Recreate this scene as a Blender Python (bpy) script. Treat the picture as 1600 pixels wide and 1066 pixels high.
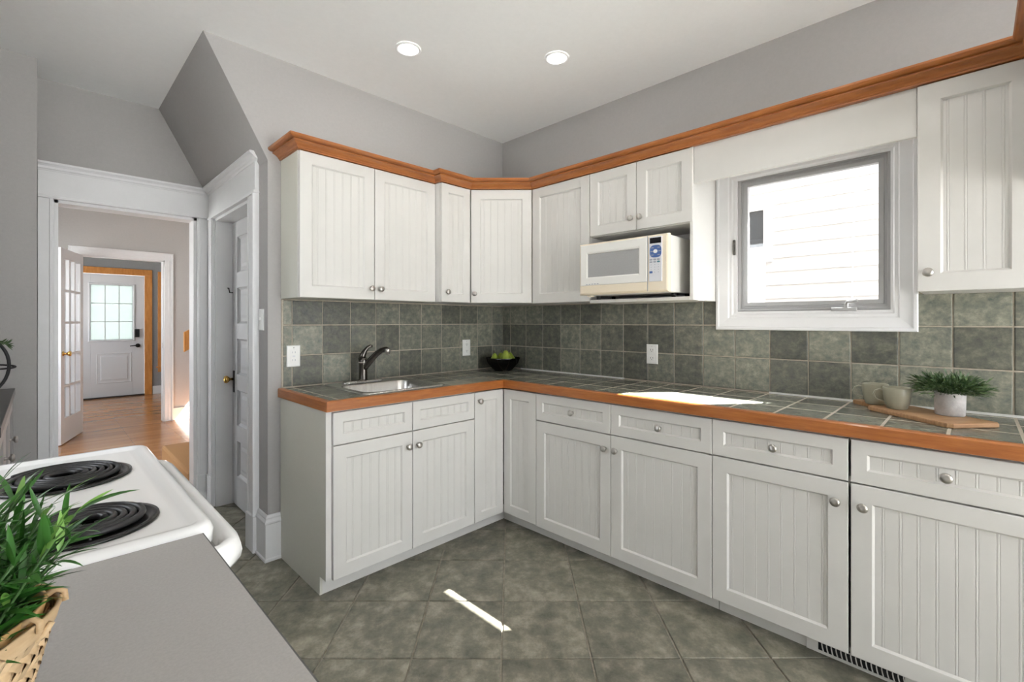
import bpy, bmesh, math, random
from mathutils import Vector, Matrix
random.seed(7)
for o in list(bpy.data.objects): bpy.data.objects.remove(o)
SC = bpy.context.scene
COL = SC.collection
PI = math.pi
R = math.radians

# ------------------------------------------------------------------ camera
YAW, CAM_H, FPX, V0 = R(44.65), 1.27, 730.0, 502.5
cd = bpy.data.cameras.new('camera'); cam = bpy.data.objects.new('camera', cd); COL.objects.link(cam)
cam.location = (0, 0, CAM_H); cam.rotation_euler = (PI/2, 0, YAW-PI/2)
cd.sensor_fit = 'HORIZONTAL'; cd.sensor_width = 36.0; cd.lens = FPX/1600*36
cd.shift_y = (V0-533)/1600; cd.clip_start = 0.02; cd.clip_end = 200
SC.camera = cam

# ------------------------------------------------------------------ world, sun, exposure
w = bpy.data.worlds.new('world'); SC.world = w; w.use_nodes = True
bg = w.node_tree.nodes['Background']; bg.inputs[0].default_value = (0.90, 0.95, 1.0, 1); bg.inputs[1].default_value = 5.5
SUN_DIR = Vector((-1.0, 0.80, -1.42)).normalized()      # the way the light travels
sd = bpy.data.lights.new('sun', 'SUN'); sd.energy = 51; sd.angle = R(0.5); sd.color = (1.0, 0.98, 0.95)
so = bpy.data.objects.new('sun', sd); COL.objects.link(so); so.location = (9, -6, 12)
so.rotation_euler = SUN_DIR.to_track_quat('-Z', 'Y').to_euler()
vs = SC.view_settings; vs.view_transform = 'Standard'; vs.look = 'None'; vs.gamma = 1.0; vs.use_curve_mapping = False
vs.exposure = 0.55

# ------------------------------------------------------------------ materials
def nn(t, k, **kw):
    n = t.nodes.new(k)
    for a, b in kw.items(): setattr(n, a, b)
    return n
def pmat(name, c1, c2=None, scale=8, rough=.5, metal=0, detail=4, stretch=(1,1,1), bump=0, bscale=None, vary=0, coat=0, spec=.5, contrast=(.35,.65), third=None, rvary=0):
    """principled material: two or three colours mixed by noise in object space, each object shifted by its own place"""
    m = bpy.data.materials.new(name); m.use_nodes = True; t = m.node_tree; L = t.links
    b = t.nodes['Principled BSDF']; b.inputs['Roughness'].default_value = rough; b.inputs['Metallic'].default_value = metal
    b.inputs['Specular IOR Level'].default_value = spec
    if coat: b.inputs['Coat Weight'].default_value = coat; b.inputs['Coat Roughness'].default_value = .12
    b.inputs['Base Color'].default_value = (*c1, 1)
    if c2 is None and not bump and not vary: return m
    tc = nn(t, 'ShaderNodeTexCoord'); oi = nn(t, 'ShaderNodeObjectInfo')
    add = nn(t, 'ShaderNodeVectorMath', operation='ADD'); sc = nn(t, 'ShaderNodeVectorMath', operation='SCALE'); sc.inputs['Scale'].default_value = 3.7
    L.new(oi.outputs['Location'], sc.inputs[0]); L.new(tc.outputs['Object'], add.inputs[0]); L.new(sc.outputs[0], add.inputs[1])
    mp = nn(t, 'ShaderNodeMapping'); mp.inputs['Scale'].default_value = stretch; L.new(add.outputs[0], mp.inputs[0])
    col = None
    if c2 is not None:
        nz = nn(t, 'ShaderNodeTexNoise'); nz.inputs['Scale'].default_value = scale; nz.inputs['Detail'].default_value = detail; nz.inputs['Roughness'].default_value = .70
        L.new(mp.outputs[0], nz.inputs['Vector'])
        cr = nn(t, 'ShaderNodeValToRGB'); e = cr.color_ramp.elements
        e[0].position, e[1].position = contrast; e[0].color = (*c1, 1); e[1].color = (*c2, 1)
        if third: x = e.new(sum(contrast)/2); x.color = (*third, 1)
        L.new(nz.outputs[0], cr.inputs[0]); col = cr.outputs[0]
    if vary:
        hs = nn(t, 'ShaderNodeHueSaturation'); mr = nn(t, 'ShaderNodeMapRange')
        mr.inputs['To Min'].default_value = 1-vary; mr.inputs['To Max'].default_value = 1+vary
        L.new(oi.outputs['Random'], mr.inputs[0]); L.new(mr.outputs[0], hs.inputs['Value'])
        if col: L.new(col, hs.inputs['Color'])
        else: hs.inputs['Color'].default_value = (*c1, 1)
        col = hs.outputs[0]
    if col: L.new(col, b.inputs['Base Color'])
    if bump:
        n2 = nn(t, 'ShaderNodeTexNoise'); n2.inputs['Scale'].default_value = bscale or scale; n2.inputs['Detail'].default_value = 5
        L.new(mp.outputs[0], n2.inputs['Vector'])
        bp = nn(t, 'ShaderNodeBump'); bp.inputs['Strength'].default_value = bump; bp.inputs['Distance'].default_value = .01
        L.new(n2.outputs[0], bp.inputs['Height']); L.new(bp.outputs[0], b.inputs['Normal'])
    return m
def glassmat(name, tint=(1,1,1), gloss=.06, rough=0.0):
    m = bpy.data.materials.new(name); m.use_nodes = True; t = m.node_tree; t.nodes.clear()
    o = nn(t, 'ShaderNodeOutputMaterial'); mx = nn(t, 'ShaderNodeMixShader'); tr = nn(t, 'ShaderNodeBsdfTransparent'); gl = nn(t, 'ShaderNodeBsdfGlossy')
    tr.inputs[0].default_value = (*tint, 1); gl.inputs['Roughness'].default_value = rough; mx.inputs[0].default_value = gloss
    t.links.new(tr.outputs[0], mx.inputs[1]); t.links.new(gl.outputs[0], mx.inputs[2]); t.links.new(mx.outputs[0], o.inputs[0]); return m
def emit(name, c, s):
    m = bpy.data.materials.new(name); m.use_nodes = True; t = m.node_tree; t.nodes.clear()
    o = nn(t, 'ShaderNodeOutputMaterial'); e = nn(t, 'ShaderNodeEmission'); e.inputs[0].default_value = (*c, 1); e.inputs[1].default_value = s
    t.links.new(e.outputs[0], o.inputs[0]); return m
def frosted(name, c):
    m = bpy.data.materials.new(name); m.use_nodes = True; t = m.node_tree; t.nodes.clear()
    o = nn(t, 'ShaderNodeOutputMaterial'); tr = nn(t, 'ShaderNodeBsdfTranslucent'); tr.inputs[0].default_value = (*c, 1)
    gl = nn(t, 'ShaderNodeBsdfGlossy'); gl.inputs['Roughness'].default_value = .15; mx = nn(t, 'ShaderNodeMixShader'); mx.inputs[0].default_value = .05
    t.links.new(tr.outputs[0], mx.inputs[1]); t.links.new(gl.outputs[0], mx.inputs[2]); t.links.new(mx.outputs[0], o.inputs[0]); return m
M = {}
M['paint'] = pmat('greige_wall_paint', (.395,.383,.373), (.412,.399,.389), 60, .75, bump=.04, bscale=220)
M['paint_hall'] = pmat('hall_wall_paint', (.45,.435,.42), (.47,.455,.44), 60, .75, bump=.04, bscale=220)
M['paint_grey'] = pmat('grey_vestibule_paint', (.27,.275,.28), (.29,.295,.30), 60, .7)
M['ceil'] = pmat('ceiling_white', (.88,.88,.875), (.90,.90,.895), 40, .85)
M['trim'] = pmat('white_trim_paint', (.74,.74,.745), (.76,.76,.765), 12, .42, bump=.03, bscale=30)
M['cab'] = pmat('cabinet_off_white', (.635,.622,.592), (.655,.642,.612), 5, .42)
M['cabside'] = pmat('cabinet_side_laminate', (.60,.59,.515), (.62,.61,.535), 90, .45)
M['wood'] = pmat('orange_stained_wood', (.28,.080,.014), (.45,.160,.038), 7, .38, detail=6, stretch=(1,1,12), coat=.25, contrast=(.3,.7))
M['fir'] = pmat('fir_casing', (.50,.19,.04), (.64,.29,.08), 5, .4, detail=5, stretch=(6,6,1))
M['tile'] = pmat('green_grey_glazed_tile', (.078,.088,.080), (.31,.295,.225), 30, .38, detail=12, vary=.42, bump=.3, bscale=60, contrast=(.30,.74), third=(.168,.17,.135))
M['ctile'] = pmat('counter_tile_glaze', (.09,.10,.09), (.27,.265,.21), 28, .24, detail=12, vary=.26, bump=.22, bscale=36, contrast=(.30,.74), third=(.165,.17,.138))
M['ftile'] = pmat('floor_tile_glaze', (.088,.088,.068), (.37,.335,.265), 11, .42, detail=15, vary=.12, bump=.35, bscale=26, contrast=(.31,.70), third=(.185,.176,.135))
M['grout'] = pmat('sand_grout', (.40,.35,.28), (.50,.44,.36), 40, .9)
M['fgrout'] = pmat('floor_grout', (.25,.225,.18), (.36,.33,.27), 30, .9)
M['caulk'] = pmat('white_caulk', (.78,.78,.76), (.7,.7,.68), 40, .6)
M['lam'] = pmat('grey_laminate', (.375,.360,.348), (.41,.395,.382), 260, .5, detail=2)
M['lamedge'] = pmat('grey_laminate_edge', (.10,.098,.095), rough=.5)
M['enamel'] = pmat('white_enamel', (.83,.83,.82), rough=.16, coat=.3)
M['coil'] = pmat('black_burner_coil', (.012,.012,.013), (.02,.02,.022), 40, .38)
M['drip'] = pmat('black_drip_pan', (.006,.006,.007), rough=.25)
M['nickel'] = pmat('brushed_nickel', (.48,.46,.43), rough=.3, metal=1)
M['steel'] = pmat('brushed_steel', (.55,.54,.52), (.68,.67,.65), 4, .27, metal=1, stretch=(40,1,1))
M['bronze'] = pmat('dark_pewter_faucet', (.11,.10,.09), rough=.24, metal=1)
M['chrome'] = pmat('chrome', (.8,.8,.8), rough=.1, metal=1)
M['brass'] = pmat('brass', (.72,.45,.13), rough=.2, metal=1)
M['alu'] = pmat('grey_window_metal', (.42,.42,.42), rough=.4, metal=.25)
M['white_plastic'] = pmat('white_plastic', (.82,.82,.80), rough=.35)
M['cream'] = pmat('cream_plastic', (.80,.70,.54), (.81,.72,.57), 6, .35)
M['mwwhite'] = pmat('white_microwave_plastic', (.80,.79,.75), rough=.3)
M['mwwin'] = pmat('grey_microwave_window', (.40,.40,.395), (.36,.36,.355), 400, .22)
M['panelgrey'] = pmat('pale_keypad', (.68,.69,.72), rough=.4)
M['blue'] = pmat('blue_print', (.055,.125,.34), rough=.4)
M['greenprint'] = pmat('teal_print', (.06,.20,.24), rough=.4)
M['greyprint'] = pmat('grey_print', (.34,.36,.40), rough=.5)
M['black'] = pmat('black_matte', (.008,.008,.009), rough=.5)
M['blackgloss'] = pmat('black_gloss', (.006,.006,.008), rough=.15)
M['dark'] = pmat('dark_void', (.02,.02,.02), rough=.9)
M['pear'] = pmat('green_pear_skin', (.17,.26,.022), (.30,.36,.05), 14, .42, detail=5)
M['stalk'] = pmat('pear_stalk', (.10,.06,.025), rough=.8)
M['mug'] = pmat('sage_stoneware', (.335,.325,.245), (.355,.345,.262), 30, .34)
M['board'] = pmat('acacia_board', (.33,.17,.075), (.50,.30,.155), 5, .45, detail=7, stretch=(22,1.5,6))
M['concrete'] = pmat('pale_concrete_pot', (.34,.325,.315), (.52,.50,.485), 22, .85, detail=8, bump=.3, bscale=30)
M['soil'] = pmat('soil', (.03,.022,.015), rough=.95)
M['leaf'] = pmat('glossy_green_leaf', (.022,.10,.016), (.06,.20,.03), 9, .36, vary=.5)
M['leaf2'] = pmat('fresh_green_leaf', (.12,.29,.045), (.20,.39,.085), 9, .38, vary=.35)
M['leaf3'] = pmat('fine_foliage_green', (.020,.058,.018), (.115,.185,.062), 70, .5, contrast=(.38,.68))
M['stem'] = pmat('green_stem', (.05,.12,.03), rough=.6)
M['cane'] = pmat('split_bamboo', (.50,.33,.17), (.68,.50,.30), 6, .5, detail=6, stretch=(1,1,6), vary=.26)
M['caneinner'] = pmat('bamboo_inner_band', (.44,.25,.09), (.54,.34,.14), 7, .5, stretch=(1,1,9))
M['carpet'] = pmat('tan_stair_carpet', (.33,.175,.07), (.40,.22,.095), 200, .95, bump=.3, bscale=300)
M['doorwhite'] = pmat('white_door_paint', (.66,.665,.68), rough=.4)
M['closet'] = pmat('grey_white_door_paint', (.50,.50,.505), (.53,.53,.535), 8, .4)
M['siding'] = pmat('white_siding', (.68,.68,.68), (.72,.72,.72), 12, .6)
M['lowbounce'] = pmat('brown_low_bounce_wall', (.10,.085,.07), (.14,.12,.10), 12, .9)  # dark brown, chosen to keep sun bounce off the outer wall low
M['asphalt'] = pmat('low_bounce_ground', (.05,.05,.05), (.08,.08,.08), 20, .9)  # dark so the added strip between the houses bounces little light
M['ground'] = pmat('pale_bounce_ground', (.52,.52,.51), (.60,.60,.59), 3, .9)  # pale so the sunlit ground bounces light up onto the kitchen ceiling
M['roof'] = pmat('grey_shingle', (.12,.12,.12), (.2,.2,.2), 20, .9)
M['nglass'] = pmat('dark_window_glass', (.05,.06,.07), rough=.1)
M['sb_top'] = pmat('charcoal_top', (.055,.053,.052), rough=.35)
M['sb_face'] = pmat('grey_cabinet_paint', (.36,.35,.345), rough=.45)
M['screen'] = M['blackgloss']
M['glass'] = glassmat('clear_glass')
M['frost'] = frosted('frosted_pale_glass', (.345,.368,.355))
M['lamp'] = emit('lit_lamp_lens', (1, .97, .92), 14)
def woodfloor(name, c1, c2, along='x'):
    m = bpy.data.materials.new(name); m.use_nodes = True; t = m.node_tree; L = t.links; b = t.nodes['Principled BSDF']
    tc = nn(t, 'ShaderNodeTexCoord'); mp = nn(t, 'ShaderNodeMapping'); L.new(tc.outputs['Object'], mp.inputs[0])
    if along == 'y': mp.inputs['Rotation'].default_value = (0, 0, PI/2)
    br = nn(t, 'ShaderNodeTexBrick'); br.offset = .37; br.inputs['Scale'].default_value = 1; br.inputs['Brick Width'].default_value = 1.1; br.inputs['Row Height'].default_value = .06
    br.inputs['Mortar Size'].default_value = .0012; br.inputs['Color1'].default_value = (*c1, 1); br.inputs['Color2'].default_value = (*c2, 1); br.inputs['Mortar'].default_value = (.07,.03,.012,1)
    L.new(mp.outputs[0], br.inputs['Vector'])
    m2 = nn(t, 'ShaderNodeMapping'); m2.inputs['Scale'].default_value = (2, 40, 1); L.new(mp.outputs[0], m2.inputs[0])
    nz = nn(t, 'ShaderNodeTexNoise'); nz.inputs['Scale'].default_value = 2; nz.inputs['Detail'].default_value = 6; L.new(m2.outputs[0], nz.inputs['Vector'])
    mr = nn(t, 'ShaderNodeMapRange'); mr.inputs['To Min'].default_value = .7; mr.inputs['To Max'].default_value = 1.25; L.new(nz.outputs[0], mr.inputs[0])
    hs = nn(t, 'ShaderNodeHueSaturation'); L.new(br.outputs[0], hs.inputs['Color']); L.new(mr.outputs[0], hs.inputs['Value'])
    L.new(hs.outputs[0], b.inputs['Base Color']); b.inputs['Roughness'].default_value = .2; return m
M['hardwood'] = woodfloor('orange_hardwood', (.36,.155,.055), (.46,.215,.085))

# ------------------------------------------------------------------ geometry helpers
class MB:
    def __init__(s): s.v = []; s.f = []; s.sm = []
    def add(s, vs, fs, smooth=False):
        n = len(s.v); s.v += [tuple(p) for p in vs]; s.f += [tuple(i+n for i in q) for q in fs]; s.sm += [smooth]*len(fs); return s
    def box(s, x0, x1, y0, y1, z0, z1, ch=0):
        x0, x1 = min(x0,x1), max(x0,x1); y0, y1 = min(y0,y1), max(y0,y1); z0, z1 = min(z0,z1), max(z0,z1)
        if ch <= 0:
            v = [(x,y,z) for z in (z0,z1) for y in (y0,y1) for x in (x0,x1)]
            return s.add(v, [(0,2,3,1),(4,5,7,6),(0,1,5,4),(2,6,7,3),(0,4,6,2),(1,3,7,5)])
        bm = bmesh.new(); bmesh.ops.create_cube(bm, size=1)
        for q in bm.verts: q.co = Vector(((x0+x1)/2+q.co.x*(x1-x0), (y0+y1)/2+q.co.y*(y1-y0), (z0+z1)/2+q.co.z*(z1-z0)))
        bmesh.ops.bevel(bm, geom=list(bm.edges), offset=ch, segments=2, profile=.5, affect='EDGES')
        bm.verts.index_update(); s.add([q.co[:] for q in bm.verts], [[q.index for q in f.verts] for f in bm.faces]); bm.free(); return s
    def prism(s, poly, axis, a, b):
        """polygon in the plane square to axis (x: (y,z), y: (x,z), z: (x,y)), extruded from a to b"""
        def mk(p, t): return {'x': (t,p[0],p[1]), 'y': (p[0],t,p[1]), 'z': (p[0],p[1],t)}[axis]
        n = len(poly); v = [mk(p,a) for p in poly]+[mk(p,b) for p in poly]
        return s.add(v, [tuple(range(n))[::-1], tuple(range(n,2*n))]+[(i,(i+1)%n,n+(i+1)%n,n+i) for i in range(n)])
    def loops(s, loops, cap0=False, cap1=False, closed=True, smooth=False):
        n = len(loops[0]); v = [p for l in loops for p in l]; f = []
        m = n if closed else n-1
        for k in range(len(loops)-1):
            for i in range(m): j = (i+1) % n; f.append((k*n+i, k*n+j, (k+1)*n+j, (k+1)*n+i))
        if cap0: f.append(tuple(range(n))[::-1])
        if cap1: f.append(tuple((len(loops)-1)*n+i for i in range(n)))
        return s.add(v, f, smooth)
    def lathe(s, prof, origin=(0,0,0), axis=(0,0,1), n=20, cap0=True, cap1=True, smooth=True):
        a = Vector(axis).normalized(); t = Vector((1,0,0)) if abs(a.x) < .9 else Vector((0,1,0)); u = a.cross(t).normalized(); w_ = a.cross(u); o = Vector(origin)
        L = [[o+a*h+u*(r*math.cos(2*PI*i/n))+w_*(r*math.sin(2*PI*i/n)) for i in range(n)] for r, h in prof]
        return s.loops(L, cap0, cap1, True, smooth)
    def tube(s, pts, rad, n=8, closed=False, smooth=True, cap=True):
        pts = [Vector(p) for p in pts]; m = len(pts); L = []; up = None
        for i in range(m):
            a = pts[(i-1) % m] if closed or i else pts[0]; b = pts[(i+1) % m] if closed or i < m-1 else pts[-1]
            d = (b-a).normalized()
            if up is None: up = Vector((0,0,1)) if abs(d.z) < .9 else Vector((1,0,0))
            x = d.cross(up).normalized(); up = x.cross(d).normalized()
            r = rad[i] if isinstance(rad, (list, tuple)) else rad
            L.append([pts[i]+x*(r*math.cos(2*PI*k/n))+up*(r*math.sin(2*PI*k/n)) for k in range(n)])
        if closed: L.append(L[0]); return s.loops(L, False, False, True, smooth)
        return s.loops(L, cap, cap, True, smooth)
    def sweep(s, path, prof, closed=False):
        """2D path (x,y), profile of (outward-right, z); mitred corners"""
        P = [Vector(p) for p in path]; n = len(P); L = []
        for i in range(n):
            d0 = (P[i]-P[i-1]).normalized() if (i or closed) else (P[1]-P[0]).normalized()
            d1 = (P[(i+1) % n]-P[i]).normalized() if (i < n-1 or closed) else d0
            r0 = Vector((d0.y,-d0.x)); r1 = Vector((d1.y,-d1.x)); mt = (r0+r1).normalized(); mt = mt/max(.2, mt.dot(r0))
            L.append([(P[i].x+mt.x*o, P[i].y+mt.y*o, z) for o, z in prof])
        if closed: L.append(L[0])
        return s.loops(L, not closed, not closed, True)
    def mesh(s, name):
        me = bpy.data.meshes.new(name); me.from_pydata(s.v, [], s.f)
        bm = bmesh.new(); bm.from_mesh(me); bmesh.ops.recalc_face_normals(bm, faces=bm.faces); bm.to_mesh(me); bm.free()
        for p, q in zip(me.polygons, s.sm): p.use_smooth = q
        me.update(); return me
WM = {}                                                       # world matrix of every root and part made here
def tag(o, label=None, cat=None, group=None, kind=None):
    for k, v in (('label',label),('category',cat),('group',group),('kind',kind)):
        if v: o[k] = v
    return o
def thing(name, label, cat, loc=(0,0,0), rotz=0, group=None, kind=None):
    o = bpy.data.objects.new(name, None); o.empty_display_size = .05; COL.objects.link(o)
    o.location = loc; o.rotation_euler = (0,0,rotz); WM[o.name] = Matrix.Translation(loc) @ Matrix.Rotation(rotz,4,'Z')
    return tag(o, label, cat, group, kind)
def put(name, mb, mat, parent=None, local=False, label=None, category=None, **kw):
    """mesh given in world space (or in the parent's own space with local=True)"""
    if isinstance(mb, MB):
        if parent is not None and not local:
            inv = WM[parent.name].inverted(); mb.v = [tuple(inv @ Vector(p)) for p in mb.v]
        mb = mb.mesh(name)
    o = bpy.data.objects.new(name, mb); COL.objects.link(o)
    if not mb.materials: mb.materials.append(M[mat] if isinstance(mat, str) else mat)
    if parent is not None: o.parent = parent; WM[o.name] = WM[parent.name]
    else: WM[o.name] = Matrix.Identity(4)
    return tag(o, label, category, **kw)
def struct(name, mb, mat, label): return put(name, mb, mat, None, label=label, kind='structure')
class Fr:                                                     # a face: origin, U to the right, N towards the viewer, Z up
    def __init__(s, o, u, n): s.o = Vector(o); s.u = Vector(u); s.n = Vector(n)
    def p(s, u, z, n): return s.o+s.u*u+Vector((0,0,z))+s.n*n
    def box(s, mb, u0, u1, z0, z1, n0, n1, ch=0):
        t = MB().box(u0, u1, n0, n1, z0, z1, ch); mb.add([s.p(v[0], v[2], v[1]) for v in t.v], t.f); return mb
    def rings(s, mb, u0, u1, z0, z1, steps, cap=False, back=True):
        L = []
        for i, n in steps: L.append([s.p(u0+i,z0+i,n), s.p(u1-i,z0+i,n), s.p(u1-i,z1-i,n), s.p(u0+i,z1-i,n)])
        mb.loops(L, back, cap); return mb
FA = lambda y: Fr((0,y,0), (1,0,0), (0,-1,0))                 # facing -y: u = x
FB = lambda x: Fr((x,0,0), (0,-1,0), (-1,0,0))                # facing -x: u = -y
FL = lambda x: Fr((x,0,0), (0,1,0), (1,0,0))                  # facing +x: u = y
def knob_mb(fr, u, z, n):
    return MB().lathe([(.0085,0),(.006,.003),(.0055,.012),(.009,.015),(.0155,.019),(.0165,.023),(.0145,.027),(.008,.0292),(.0,.0295)], fr.p(u,z,n), fr.n, 18)
def bead_panel(fr, u0, u1, z0, z1, n, pitch=.0457):
    us = [(u0,0)]; c = (u0+u1)/2; k = int((u1-u0)/2/pitch)+1
    for i in range(-k, k+1):
        b = c+(i+.5)*pitch
        if b-.006 <= u0 or b+.006 >= u1: continue
        us += [(b-.0048,0),(b-.0040,-.0012),(b-.0034,-.0012),(b-.0022,0),(b,.0004),(b+.0022,0),(b+.0034,-.0012),(b+.0040,-.0012),(b+.0048,0)]
    us.append((u1,0))
    v = [fr.p(u,z,n+d) for z in (z0,z1) for u, d in us]; m = len(us)
    return MB().add(v, [(i,i+1,m+i+1,m+i) for i in range(m-1)])
def front(parent, fr, u0, u1, z0, z1, knob=None, fw=.06, T=.02, name='door', mat='cab', plain=False):
    """framed door or drawer front with a beadboard panel and a knob; frame plane n=0 is the back of the door"""
    mb = MB(); fr.rings(mb, u0, u1, z0, z1, [(0,0),(0,T-.002),(.002,T),(fw,T),(fw+.007,T-.008)])
    d = put(name, mb, mat, parent)
    put('panel', bead_panel(fr, u0+fw+.004, u1-fw-.004, z0+fw+.004, z1-fw-.004, T-.0085, 9 if plain else .0457), mat, d)
    if knob: put('knob', knob_mb(fr, knob[0], knob[1], T-.001), 'nickel', d, label='round satin nickel knob')
    return d
_tc = {}
def tile_mesh(a, b, t, c=.0025):
    k = (round(a,3), round(b,3), round(t,4))
    if k not in _tc:
        a_, b_ = k[0]/2, k[1]/2
        rr = lambda x, y, z: [(-x,-y,z),(x,-y,z),(x,y,z),(-x,y,z)]
        _tc[k] = MB().loops([rr(a_,b_,0), rr(a_,b_,t-c), rr(a_-c,b_-c,t)], False, True).mesh('tile')
    return _tc[k]
def tile(parent, loc, rot, a, b, t, mat, jit=.0):
    me = tile_mesh(a, b, t)
    o = put('tile', me, mat, parent); o.location = loc; e = list(rot); o.rotation_euler = e; return o
def disc(n=24, r=1): return [(r*math.cos(2*PI*i/n), r*math.sin(2*PI*i/n)) for i in range(n)]

# ------------------------------------------------------------------ room sizes (m)
YA, XB, ZC = 2.665, 2.59, 2.686          # sink wall, window wall, ceiling
XC, YD, YE, XE, XG = .853, 3.86, 3.585, -.008, -.43
YR = -2.4                                # wall behind the camera
YF, HC = 7.316, 2.61                     # hall end wall, hall ceiling
YV = 10.23                               # street door wall

# ---- floor: tiles on the diagonal
floor = struct('floor', MB().box(XG-.02, XB+.16, YR-.1, YD, -.12, -.006), 'fgrout', 'kitchen floor of grey green diagonal tiles with sand coloured grout')
Fv = Vector((math.cos(YAW), math.sin(YAW))); Rv = Vector((math.sin(YAW), -math.cos(YAW)))
PD, PL, D0, L0, G = .363, .339, 2.124, -.040, .008
def clip(poly, f):
    out = []
    for i in range(len(poly)):
        a, b = poly[i], poly[(i+1) % len(poly)]; fa, fb = f(a), f(b)
        if fa >= 0: out.append(a)
        if (fa >= 0) != (fb >= 0): t = fa/(fa-fb); out.append(a+(b-a)*t)
    return out
X0, X1, Y0, Y1 = XG, XB-.002, YR, YD-.01
for i in range(-16, 12):
    for j in range(-16, 16):
        d = D0+(i+.5)*PD; l = L0+(j+.5)*PL; c = Fv*d+Rv*l
        q = [c+Fv*(sx*(PD-G)/2)+Rv*(sy*(PL-G)/2) for sx, sy in ((-1,-1),(-1,1),(1,1),(1,-1))]
        if all(X0 <= p.x <= X1 and Y0 <= p.y <= Y1 for p in q):
            tile(floor, (c.x, c.y, -.012+random.uniform(-.0006,.0004)), (0,0,YAW), PD-G, PL-G, .012, 'ftile')
            continue
        for f in (lambda p: p.x-X0, lambda p: X1-p.x, lambda p: p.y-Y0, lambda p: Y1-p.y):
            q = clip(q, f)
            if len(q) < 3: break
        if len(q) >= 3:
            ar = abs(sum(q[k].x*q[(k+1) % len(q)].y-q[(k+1) % len(q)].x*q[k].y for k in range(len(q))))/2
            if ar < .0008: continue
            o = put('tile', MB().prism([(p.x-c.x, p.y-c.y) for p in q], 'z', 0, .012), 'ftile', floor); o.location = (c.x, c.y, -.012)

# ---- ceiling
struct('ceiling', MB().box(XG-.12, XB+.16, YR-.1, YD+.12, ZC, ZC+.12), 'ceil', 'smooth white kitchen ceiling')
# ---- sink wall with its sloping end
wall_a = struct('wall_back', MB().prism([(XC,0),(XB+.16,0),(XB+.16,ZC),(.560,ZC),(XC,2.128)], 'y', YA, YA+.115), 'paint', 'greige painted wall behind the sink cabinets')
struct('wall_slope', MB().prism([(XC,2.128),(.560,ZC),(1.6,ZC),(1.6,2.128)], 'y', YA+.115, YD), 'paint', 'sloping greige underside of the stairs above the closet door')
DJ0, DJ1, DH = 2.925, 3.705, 1.975       # closet door opening
mb = MB(); mb.box(XC, XC+.115, YA+.115, DJ0, 0, 2.128); mb.box(XC, XC+.115, DJ1, YD, 0, 2.128); mb.box(XC, XC+.115, DJ0, DJ1, DH, 2.128)
struct('wall_closet', mb, 'paint', 'short greige wall holding the closet door')
# ---- window wall
WX1 = XB+.163                            # outer face
WY0, WY1, WZ0, WZ1 = .250, .886, 1.322, 2.005
mb = MB(); mb.box(XB, WX1, YR-.1, WY0, 0, ZC); mb.box(XB, WX1, WY1, YA+.115, 0, ZC); mb.box(XB, WX1, WY0, WY1, 0, WZ0); mb.box(XB, WX1, WY0, WY1, WZ1, ZC)
wall_b = struct('wall_right', mb, 'paint', 'greige painted wall with the window over the counter')
mb = MB(); xo = WX1+.012; mb.box(WX1, xo, YR-.1, WY0-.02, -.7, 2.8); mb.box(WX1, xo, WY1+.02, 3.9, -.7, 2.8); mb.box(WX1, xo, WY0-.02, WY1+.02, -.7, WZ0-.02); mb.box(WX1, xo, WY0-.02, WY1+.02, WZ1+.02, 2.8)
put('added_dark_cladding', mb, 'lowbounce', wall_b)  # dark cladding added to cut sun bounce onto the siding next door
# ---- doorway wall, nook wall, left and rear walls with glazing added for daylight
OX0, OX1, OH = .062, .772, 1.990
mb = MB(); mb.box(XE-.115, OX0, YD, YD+.12, 0, ZC); mb.box(OX1, 1.6, YD, YD+.12, 0, ZC); mb.box(OX0, OX1, YD, YD+.12, OH, ZC)
struct('wall_doorway', mb, 'paint', 'greige wall above and around the cased opening to the hall')
mb = MB(); mb.box(XG, XE, YE, YE+.115, 0, ZC); mb.box(XE-.115, XE, YE+.115, YD, 0, ZC)
struct('wall_nook', mb, 'paint', 'greige wall end beside the cased opening')
LWY0, LWY1, LWZ0, LWZ1 = 1.60, 2.20, 1.16, 2.20
mb = MB(); mb.box(XG-.12, XG, YR-.1, LWY0, 0, ZC); mb.box(XG-.12, XG, LWY1, YE+.115, 0, ZC); mb.box(XG-.12, XG, LWY0, LWY1, 0, LWZ0); mb.box(XG-.12, XG, LWY0, LWY1, LWZ1, ZC)
win4 = thing('added_window_left', 'unseen window added behind the stove for light from the left', None, (XG, 1.6, LWZ0), kind='structure')  # unseen window, added to light the faces turned left
fl4 = FL(XG-.03)
put('frame', fl4.rings(MB(), LWY0, LWY1, LWZ0, LWZ1, [(0,-.06),(0,0),(.05,0),(.05,-.06)], back=False), 'trim', win4); put('pane', fl4.box(MB(), LWY0+.05, LWY1-.05, LWZ0+.05, LWZ1-.05, -.035, -.03), 'glass', win4)
struct('wall_left', mb, 'paint', 'greige wall behind the stove')
GX0, GX1, GZ1 = .15, 2.45, 2.35
mb = MB(); mb.box(XG, GX0, YR-.12, YR, 0, ZC); mb.box(GX1, XB, YR-.12, YR, 0, ZC); mb.box(GX0, GX1, YR-.12, YR, GZ1, ZC); mb.box(GX0, GX1, YR-.12, YR, 0, .12)
struct('wall_rear', mb, 'paint', 'greige wall with the added glazed garden doors')
win = thing('added_garden_doors', 'wide glazed garden doors added in the rear wall for daylight', None, ((GX0+GX1)/2, YR-.06, .12), kind='structure')  # unseen glazing added behind the camera as the main daylight source
frb = Fr((0,YR-.03,0), (-1,0,0), (0,1,0))
for k in range(3):
    a = GX0+(GX1-GX0)*k/3; b = GX0+(GX1-GX0)*(k+1)/3
    put('frame', frb.rings(MB(), -b, -a, .12, GZ1, [(0,-.06),(0,0),(.05,0),(.05,-.06)], back=False), 'trim', win)
    put('pane', MB().box(a+.05, b-.05, YR-.065, YR-.06, .17, GZ1-.05), 'glass', win)

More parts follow.
